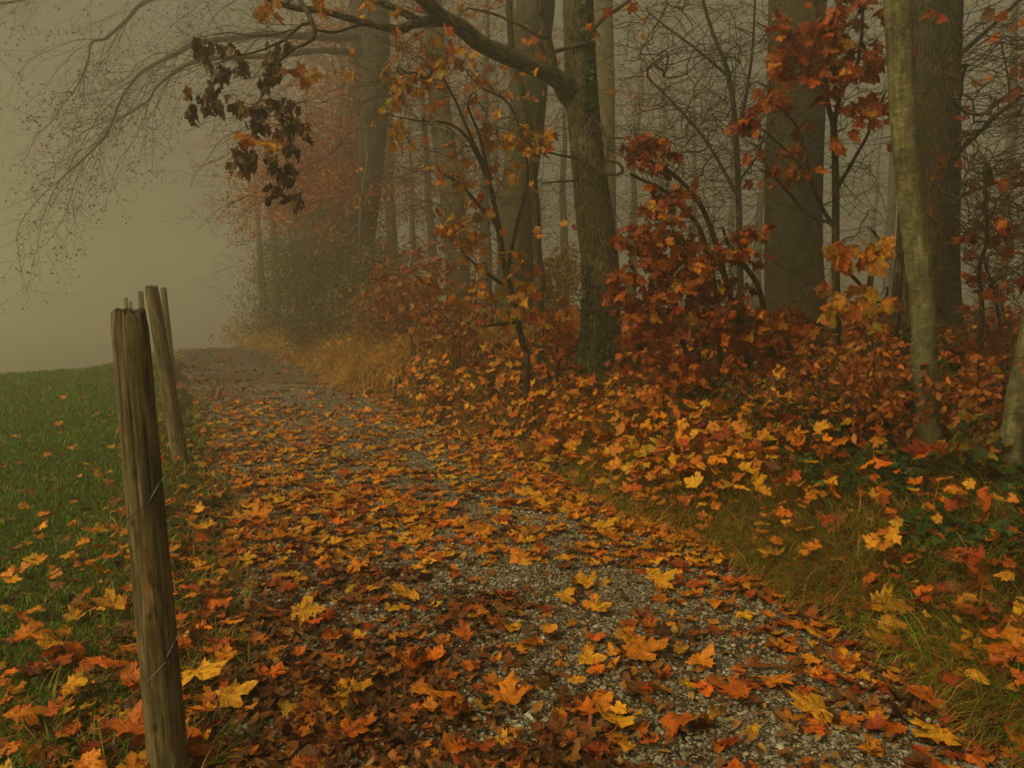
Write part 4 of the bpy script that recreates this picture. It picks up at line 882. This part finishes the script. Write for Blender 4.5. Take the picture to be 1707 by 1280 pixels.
# ---- saplings and bushes
def bush(name, label, stems, cloud, seed, tm, nper, size, cols, wts, cat='sapling', seg=.07, tip=.0014, keep=1.0, droop=.5, spread=.07, pet=.5, lm=None, wob=.14, lift=.1, group=None, bias=None, bare=(), sp=(0, .3)):
    rng = np.random.default_rng(seed); w = Wood(rng); g = None
    for rows, d0, d1 in stems:
        pts = np.array([np.append(P(a[0], a[1], q), a[2] / 2 / F * q) for a, q in zip(rows, np.linspace(d0, d1, len(rows)))]); s = spline(pts, 4)
        if w.n and len(rows[0]) > 3: i, _ = w.nearest(s[0, :3]); 
        else: i = -1
        par = 0 if w.n else -1
        if i < 0:
            b = s[0, :3].copy(); b[2] = min(b[2], height(b[0], b[1])) - .05; s = np.concatenate([[np.append(b, s[0, 3] * 1.2)], s])
            if g is None: g = b + [0, 0, .05]
        par = i if i >= 0 else par
        for q in s: par = w.node(q[:3], par, max(q[3], tip))
    T = thing(name, label, cat, g, group)
    w.grow(pxcloud(cloud)(rng), seg=seg, wob=wob, lift=lift, bias=bias); e = w.p[w.ends]
    if len(bare): w.grow(pxcloud(bare)(rng), seg=seg, wob=wob, lift=lift)
    for i in (rng.integers(2, w.n, sp[0]) if sp[0] else []):
        a_ = rng.uniform(0, 6.3); w.spray(int(i), [math.cos(a_), math.sin(a_) * .6, rng.uniform(-.1, .9)], rng.uniform(.5, 1.4) * sp[1], 1, droop=.2, seg=.06, jit=.14, ang=.7)
    w.radii(tip)
    a, b_ = MB(), MB(); w.emit([(.012, a, 10), (0, b_, 5)])
    if a.n: a.build('stem', M_OAK, T)
    if b_.n: b_.build('twigs', M_TWIG, T)
    mb = MB(); k = rng.uniform(0, 1, len(e)) < keep; twig_leaves(mb, tm, e[k], rng, nper, size, cols, wts, droop, spread, pet); mb.build('leaves', lm or M_TREELEAF, T)
    return T
REDL, REDW = [(.42, .11, .012), (.28, .055, .010), (.50, .17, .014), (.18, .045, .012), (.56, .26, .02)], [.32, .28, .2, .14, .06]
bush('maple_sapling', 'forked dark sapling with a crown of red-orange leaves before the thick trunk',
    [([(1397, 600, 15), (1393, 450, 13), (1393, 320, 12), (1390, 213, 11), (1381, 178, 8), (1374, 107, 7), (1363, 36, 5), (1358, -60, 4)], 7.2, 7.0),
     ([(1391, 205, 9, 0), (1402, 156, 7), (1427, 114, 7), (1436, 64, 6), (1438, 21, 5), (1452, -60, 3)], 7.1, 6.9),
     ([(1396, 312, 8, 0), (1410, 290, 7), (1427, 260, 6), (1445, 228, 5), (1458, 195, 4), (1478, 150, 3)], 7.15, 6.9),
     ([(1394, 385, 8, 0), (1375, 355, 7), (1363, 330, 6), (1352, 300, 6), (1330, 215, 5), (1310, 190, 4), (1290, 150, 3)], 7.2, 6.9),
     ([(1383, 372, 7, 0), (1348, 358, 6), (1313, 320, 5), (1290, 295, 4), (1270, 285, 3)], 7.2, 6.9),
     ([(1345, 290, 4, 0), (1310, 250, 4), (1270, 215, 3), (1250, 195, 2)], 7, 6.8)],
    [(1340, 60, 60, 45, 6.95, .3, 40), (1330, 110, 50, 35, 6.9, .3, 26), (1400, 55, 45, 50, 6.9, .3, 24), (1445, 95, 45, 35, 6.9, .3, 24), (1380, 105, 40, 30, 6.9, .3, 18), (1462, 180, 28, 22, 6.9, .2, 12), (1290, 160, 26, 22, 6.85, .2, 12), (1246, 200, 16, 20, 6.8, .1, 8), (1345, 282, 20, 24, 6.9, .1, 8), (1380, 165, 30, 20, 6.9, .2, 8), (1415, 8, 60, 20, 6.9, .3, 16), (1300, 260, 50, 40, 7, .2, 8), (1370, 230, 60, 30, 7, .2, 8)],
    301, T_HI, 3, (.065, .12), REDL, [.40, .26, .2, .10, .05], keep=.72, bare=[(1360, 250, 90, 130, 7, .3, 60), (1440, 330, 60, 90, 7, .3, 30)], sp=(190, .55))
bush('bare_sapling', 'slim misty forked sapling nearly leafless left of the thick trunk',
    [([(1238, 590, 13), (1234, 480, 12), (1232, 350, 10), (1226, 210, 9), (1213, 120, 8), (1190, 60, 6), (1172, 0, 5), (1160, -80, 3)], 11, 11), ([(1229, 225, 6, 0), (1240, 180, 6), (1250, 120, 5), (1256, 60, 4), (1260, -40, 3)], 11, 10.8), ([(1232, 330, 6, 0), (1180, 240, 5), (1130, 180, 4), (1080, 130, 3)], 11, 10.8), ([(1216, 130, 5, 0), (1170, 90, 4), (1110, 45, 3), (1080, 20, 2)], 11, 10.8), ([(1234, 300, 5, 0), (1262, 260, 4), (1275, 220, 3)], 11, 10.8)],
    [(1150, 120, 130, 140, 10.8, .8, 200), (1180, 280, 110, 90, 10.8, .5, 110), (1260, 160, 60, 150, 10.8, .4, 70)], 302, T_MED, 1, (.06, .10), [YEL, ORA, (.25, .12, .03)], [.3, .3, .5], keep=.07, tip=.002, seg=.12, sp=(190, 1.0))
bush('maple_sapling', 'arching multi-stemmed bush thick with dark red leaves right of the maple',
    [([(1246, 590, 12), (1225, 520, 10), (1205, 450, 10), (1185, 380, 9), (1160, 330, 8), (1120, 290, 7), (1085, 270, 5), (1060, 255, 4)], 7.6, 7.0),
     ([(1200, 600, 10), (1195, 500, 9), (1170, 390, 8), (1140, 350, 7), (1110, 320, 6), (1070, 300, 5), (1050, 290, 4)], 7.7, 7.2),
     ([(1300, 620, 11), (1280, 560, 10), (1265, 480, 9), (1230, 430, 8), (1213, 405, 6), (1205, 380, 4)], 7.4, 7.0),
     ([(1150, 610, 9), (1130, 540, 8), (1115, 470, 6), (1090, 410, 5), (1060, 380, 4)], 7.6, 7.2),
     ([(1395, 560, 9), (1330, 525, 9), (1270, 530, 8), (1220, 535, 7), (1130, 530, 5), (1080, 528, 3)], 7.2, 7.2)],
    [(1085, 255, 45, 38, 7.1, .2, 34), (1060, 235, 30, 20, 7.1, .2, 8), (1110, 330, 40, 34, 7.1, .25, 22), (1070, 390, 45, 25, 7.2, .2, 20), (1120, 400, 70, 35, 7.1, .3, 40), (1160, 430, 70, 40, 7.1, .3, 46), (1060, 470, 45, 60, 7.1, .3, 40), (1110, 500, 80, 50, 7.1, .3, 60), (1190, 480, 70, 50, 7.1, .3, 46), (1240, 400, 50, 40, 7.0, .2, 20), (1270, 385, 24, 20, 6.9, .1, 8), (1180, 560, 120, 50, 7.2, .35, 70), (1060, 560, 50, 40, 7.3, .2, 20), (1290, 540, 90, 50, 7, .3, 40), (1150, 610, 80, 30, 7.2, .3, 30)],
    303, T_HI, 4, (.055, .105), REDL, [.34, .34, .12, .18, .06], keep=.62, spread=.11, bare=[(1160, 330, 110, 100, 7.1, .3, 80), (1300, 470, 80, 60, 7, .2, 30)], sp=(240, .5))
bush('maple_sapling', 'airy sapling left of the maple holding golden leaves on thin twigs',
    [([(878, 590, 12), (868, 560, 11), (856, 500, 10), (847, 470, 10), (838, 430, 9), (832, 380, 8), (815, 300, 7), (800, 230, 5), (780, 180, 4)], 9.0, 8.6),
     ([(838, 420, 8, 0), (825, 370, 7), (800, 345, 6), (770, 310, 5), (740, 290, 4)], 9, 8.6), ([(825, 330, 6, 0), (800, 270, 6), (775, 225, 5), (742, 205, 4), (700, 202, 3), (660, 195, 2)], 8.8, 8.4),
     ([(820, 300, 6, 0), (790, 240, 5), (755, 160, 4), (730, 120, 3), (700, 95, 2)], 8.8, 8.3), ([(845, 460, 7, 0), (860, 380, 6), (880, 300, 5), (868, 220, 4), (845, 170, 4), (800, 145, 3), (770, 110, 2)], 9, 8.7),
     ([(847, 480, 7, 0), (810, 455, 6), (780, 430, 4), (765, 410, 3)], 9, 8.7), ([(870, 535, 6, 0), (840, 540, 5), (800, 545, 3)], 9, 8.6)],
    [(670, 120, 34, 26, 8.4, .2, 20), (700, 130, 30, 24, 8.4, .2, 14), (715, 75, 40, 30, 8.3, .2, 12), (745, 90, 30, 20, 8.3, .2, 8), (730, 155, 30, 20, 8.4, .2, 8), (800, 145, 24, 24, 8.6, .2, 6), (830, 220, 30, 24, 8.7, .2, 12), (890, 230, 34, 24, 8.7, .2, 18), (900, 250, 24, 16, 8.6, .1, 6), (790, 270, 70, 50, 8.7, .3, 22), (790, 320, 50, 40, 8.7, .3, 22), (770, 370, 50, 30, 8.7, .3, 24), (800, 400, 50, 30, 8.7, .3, 18), (860, 440, 60, 30, 8.7, .3, 18), (660, 200, 60, 50, 8.5, .3, 18), (820, 500, 70, 40, 8.7, .3, 26), (870, 520, 60, 40, 8.8, .3, 24)],
    304, T_HI, 2, (.07, .13), [YEL, ORA, DOR, RED], [.60, .30, .08, .02], keep=.62, bare=[(760, 220, 130, 110, 8.6, .4, 110), (820, 380, 80, 90, 8.7, .3, 50), (640, 160, 60, 60, 8.4, .3, 20)], sp=(260, .6))
bush('thin_sapling', 'very thin upright sapling with copper leaves near the right edge',
    [([(1628, 640, 9), (1637, 520, 8), (1632, 450, 7), (1645, 400, 6), (1643, 330, 5), (1648, 285, 3)], 6.2, 6.0), ([(1668, 650, 6), (1668, 560, 5), (1660, 500, 4), (1640, 430, 3)], 6.4, 6.2)],
    [(1640, 290, 26, 24, 6.0, .1, 6), (1670, 375, 24, 22, 6.0, .1, 10), (1660, 470, 50, 30, 6.1, .2, 26), (1650, 400, 50, 80, 6.1, .2, 18), (1650, 590, 60, 40, 6.1, .2, 20)], 305, T_MED, 2, (.06, .10), [RED, BRO, DOR, ORA], [.5, .25, .2, .1], keep=.6, bare=[(1650, 450, 60, 160, 6.1, .3, 90)], sp=(150, .5))
bush('maple_sapling', 'low dark sapling bearing large olive and orange leaves between the two right trunks',
    [([(1450, 600, 12), (1449, 520, 11), (1450, 470, 9), (1462, 440, 8), (1470, 410, 6), (1455, 385, 4)], 6.8, 6.6), ([(1450, 495, 8, 0), (1430, 470, 6), (1410, 450, 5), (1390, 430, 3)], 6.8, 6.5), ([(1450, 505, 6, 0), (1475, 500, 5), (1480, 480, 3)], 6.7, 6.5)],
    [(1440, 415, 40, 30, 6.5, .15, 16), (1395, 420, 30, 26, 6.5, .1, 8), (1470, 510, 22, 22, 6.4, .1, 8), (1450, 540, 26, 20, 6.4, .1, 6), (1405, 500, 40, 30, 6.5, .2, 12)], 306, T_HI, 2, (.10, .15), [(.30, .19, .02), YEL, ORA, DOR], [.3, .25, .3, .3], keep=.8)
# low copper-leaved beech seedlings and olive shrubs on the bank: copies may not overlap, each grown on its own
low = [((1500, 700), 5.6, 'low copper-leaved bush at the foot of the pale leaning beech', COP, T_OV, (.045, .075), 100, (95, 55), (1490, 640)),
       ((1440, 680), 6.0, 'rust-leaved bush in the middle of the right bank', COP, T_OV, (.045, .07), 110, (100, 50), (1420, 600)),
       ((1610, 690), 5.4, 'rust-leaved bush between the pale beech and the right edge trunk', COP, T_OV, (.05, .075), 80, (70, 50), (1625, 645)),
       ((1330, 690), 6.2, 'small-leaved olive privet bush below the red-leaved sapling', [(.14, .13, .03), (.10, .09, .02), (.07, .085, .02)], T_OV, (.022, .04), 150, (100, 45), (1330, 665)),
       ((1240, 660), 6.8, 'dark green small-leaved shrub under the arching red bush', [(.035, .05, .015), (.06, .07, .02), (.18, .06, .015)], T_OV, (.025, .05), 120, (80, 36), (1235, 640)),
       ((1590, 590), 7.8, 'russet bush at the base of the furrowed trunk', [(.2, .10, .03), (.24, .07, .015), (.09, .08, .02)], T_OV, (.05, .08), 90, (80, 34), (1600, 570)),
       ((1340, 600), 8.6, 'russet low bush in front of the thickest trunk', [(.26, .08, .015), (.34, .13, .018), (.10, .08, .02)], T_LO, (.07, .10), 100, (110, 34), (1330, 560)),
       ((930, 570), 9.8, 'low golden maple seedling just left of the maple trunk', [YEL, ORA, DOR], T_MED, (.08, .13), 40, (40, 34), (940, 535)),
       ((760, 560), 11, 'russet leafy bush rising above the bank left of the airy sapling', [(.34, .12, .018), (.26, .08, .015), (.44, .20, .02)], T_LO, (.06, .09), 120, (80, 50), (750, 500)),
       ((690, 560), 13, 'rusty misty bush above the grassy bank near the path bend', [(.34, .12, .018), (.26, .08, .015)], T_LO, (.06, .09), 120, (70, 60), (690, 470)),
       ((1660, 760), 5.0, 'low leafy plant with yellow-green leaves at the right edge trunk', [(.25, .2, .03), (.35, .14, .02), (.04, .08, .02)], T_LO, (.05, .09), 30, (46, 34), (1630, 715))]
for k, (b, d, lb, cols, tm, sz, nt_, (rx, ry), (cx_, cy_)) in enumerate(low):
    st = [([(b[0] + q * rx * .12, b[1], 3), (b[0] + q * rx * .5 + 4, (b[1] + cy_) / 2, 2.4), (cx_ + q * rx * .9, cy_, 1.6)], d, d) for q in (-.5, .1, .6)]
    bush('low_bush', lb, st, [(cx_, cy_ + 14, rx, ry * 1.3, d, .4, int(nt_ * 1.5))], 400 + k, tm, 3, sz, cols, [1] * len(cols), cat='bush', lm=M_SMALL if tm is T_OV else None, pet=0 if tm is T_OV else .4, spread=.06, tip=.0013)
# big misty olive bush where the path disappears, and neighbours
rngb = np.random.default_rng(55)
def big_bush(label, px, py, d, rx, ry, n, cols, seed, sz=(.05, .085), nper=26):
    st = [([(px + q * rx * .12, py, 3), (px + q * rx * .6, py - ry * .7, 2.4), (px + q * rx * .85, py - ry * 1.5, 1.2)], d, d) for q in (-.8, -.4, 0, .4, .8)]
    bush('bush', label, st, [(px, py - ry, rx, ry, d, rx / F * d * .8, n // 2), (px - rx * .35, py - ry * .7, rx * .8, ry * .7, d, rx / F * d * .6, n // 4), (px + rx * .3, py - ry * 1.4, rx * .6, ry * .7, d, rx / F * d * .6, n // 4)], seed, T_DI, nper, sz, cols, [1] * len(cols), cat='bush', lm=M_SMALL, pet=0, spread=.36, tip=.002, seg=.2)
OL = [(.12, .11, .025), (.08, .085, .02), (.16, .13, .03)]
big_bush('large dark olive bush where the path bends out of sight', 560, 575, 20.5, 95, 90, 560, [(.11, .09, .02), (.08, .07, .018), (.16, .085, .02)], 501, (.06, .09))
big_bush('olive bush behind the large one fading in the fog', 480, 560, 25, 70, 90, 360, OL, 502)
big_bush('tall yellowish bush above the large olive bush', 540, 500, 21.5, 90, 85, 420, [(.17, .14, .03), (.13, .12, .03)], 503)
big_bush('faint orange fern clump at the far end of the path', 450, 568, 26, 70, 26, 180, [(.30, .15, .04), (.22, .12, .03)], 504)
big_bush('dense dark bush at the feet of the twin misty trunks', 620, 560, 18.5, 60, 75, 380, [(.09, .085, .02), (.13, .09, .02)], 508, (.07, .11))
big_bush('rust coloured bush between the olive bush and the leafy bank', 650, 560, 16, 60, 55, 200, [(.30, .11, .02), (.2, .09, .02), (.13, .10, .03)], 505)
big_bush('yellow shrub seen between the slender crooked tree and the maple', 930, 520, 14.5, 45, 60, 110, [(.36, .22, .03), (.22, .15, .03)], 506)

# ---- forest beyond: single trees copied from a few grown ones, each a thing
def far_proto(seed, H, lean, n, leafcols, nleaf):
    rng = np.random.default_rng(seed); zz = np.linspace(-.3, H, 14); ctr = np.stack([np.cumsum(rng.normal(lean, .05, 14)), np.cumsum(rng.normal(0, .05, 14)), zz], 1)
    rad = np.interp(zz, [-.3, .6, H], [.30, .22, .03]); s = spline(np.concatenate([ctr, rad[:, None]], 1), 3)
    a, b_, c_, l_ = MB(), MB(), MB(), MB(); tube(a, s[:, :3], s[:, 3], 20, rng, .02)
    w = Wood(rng); w.chain(s[5:, :3], -1, .15, .02)
    t = np.concatenate([blob(rng, (ctr[-1][0] * .6, 0, H * .62), (3.2, 3.2, H * .42), n // 2), blob(rng, (0, 0, 4.2), (3.4, 3.4, 3.0), n)]); w.grow(t[:90], seg=.35, wob=.10, lift=.02)
    for i in rng.choice(np.arange(4, w.n), 48):
        a_ = rng.uniform(0, 6.3); w.spray(i, [math.cos(a_), math.sin(a_), rng.uniform(-.1, .7)], rng.uniform(1.2, 2.6), 2, droop=.12, seg=.24, jit=.12, leafy=.1)
    w.radii(.005); w.emit([(.02, b_, 6), (0, c_, 3)])
    rng.shuffle(w.ends); twig_leaves(l_, T_DI, w.p[w.ends[:1600]], rng, nleaf, (.06, .11), leafcols, [1] * len(leafcols), .3, .35, 0)
    return [(a, 'trunk', M_MIST), (b_, 'branches', M_MIST), (c_, 'twigs', M_TWIG), (l_, 'leaves', M_SMALL)]
protos = []
FC = [[(.26, .11, .05), (.2, .08, .04)], [(.24, .09, .03), (.34, .13, .03)], [(.2, .12, .06), (.15, .09, .05)]]
for k in range(5):
    ps = far_proto(600 + k, [13, 12, 14, 11, 12.5][k], [.03, -.04, .0, .06, -.02][k], 420, FC[k % 3], [1, 9, 1, 2, 7][k])
    r_ = thing('forest_tree', 'x', 'tree', (0, 0, 0)); protos.append((r_, [mb.build(nm, m_, r_) for mb, nm, m_ in ps]))
rng = np.random.default_rng(77)
spots = [(440, 27, 1), (500, 31, 3), (530, 24, 1), (655, 23, 4), (690, 28, 1), (810, 22, 1), (835, 27, 4), (945, 24, 0), (1050, 25, 3), (1100, 32, 2), (1150, 28, 3), (1175, 40, 0), (1215, 30, 2), (1255, 25, 0), (1450, 36, 2), (1478, 26, 2), (1630, 34, 0), (1664, 20, 2), (1740, 30, 0), (1000, 34, 1), (1380, 37, 3), (750, 33, 4), (590, 28, 1), (610, 24, 4), (560, 21, 1), (725, 22, 1), (770, 26, 4), (870, 21, 1), (460, 24, 4), (900, 38, 2), (1900, 24, 1)]
named = {1664: 'pale misty trunk beyond the thin sapling near the right edge', 440: 'faint rusty tree where the path vanishes in the fog'}
order = sorted(range(len(spots)), key=lambda i: spots[i][0]); used = set()
words = ['first', 'second', 'third', 'fourth', 'fifth', 'sixth', 'seventh', 'eighth', 'ninth', 'tenth', 'eleventh', 'twelfth', 'thirteenth', 'fourteenth', 'fifteenth', 'sixteenth', 'seventeenth', 'eighteenth', 'nineteenth', 'twentieth', 'twenty-first', 'twenty-second', 'twenty-third', 'twenty-fourth', 'twenty-fifth', 'twenty-sixth', 'twenty-seventh', 'twenty-eighth', 'twenty-ninth', 'thirtieth', 'thirty-first', 'thirty-second', 'thirty-third', 'thirty-fourth', 'thirty-fifth', 'thirty-sixth', 'thirty-seventh', 'thirty-eighth', 'thirty-ninth', 'fortieth']
for rank, i in enumerate(order):
    px, d, k = spots[i]; d = d * 1.35; r_, parts = protos[k]
    if k in used:
        r_ = r_.copy(); COL.objects.link(r_)
        for q in parts: c_ = q.copy(); COL.objects.link(c_); c_.parent = r_
    used.add(k)
    g = P(px, 500, d); r_.location = (g[0], d, float(height(g[0], d))); r_.rotation_euler = (0, 0, rng.uniform(0, 6.3)); sc_ = rng.uniform(.85, 1.15); r_.scale = (sc_,) * 3
    r_['label'] = named.get(px, '%s from left of the fog-dimmed trees in the wood beyond' % words[rank]); r_['category'] = 'tree'; r_['group'] = 'fog-dimmed trees of the wood beyond'

# ================================================================== HAZE
mb = MB(); x0, x1_, y0, y1_, z0, z1_ = -330, 330, -320, 340, -14, 15.5
v = [(a, b, c_) for a in (x0, x1_) for b in (y0, y1_) for c_ in (z0, z1_)]
mb.add(v, np.array([(0, 1, 3, 2), (4, 6, 7, 5), (0, 4, 5, 1), (2, 3, 7, 6), (0, 2, 6, 4), (1, 5, 7, 3)]))
hm = bpy.data.materials.new('fog'); hm.use_nodes = True; n = hm.node_tree; n.nodes.clear()
pv = n.nodes.new('ShaderNodeVolumePrincipled'); pv.inputs['Color'].default_value = (.97, .97, .965, 1); pv.inputs['Density'].default_value = HAZE_DENSITY; pv.inputs['Anisotropy'].default_value = .65
mo = n.nodes.new('ShaderNodeOutputMaterial'); n.links.new(pv.outputs[0], mo.inputs['Volume'])
hz = mb.build('haze', hm, smooth_=False); tag(hz, 'pale brown autumn fog filling the wood and meadow', 'fog', kind='stuff')
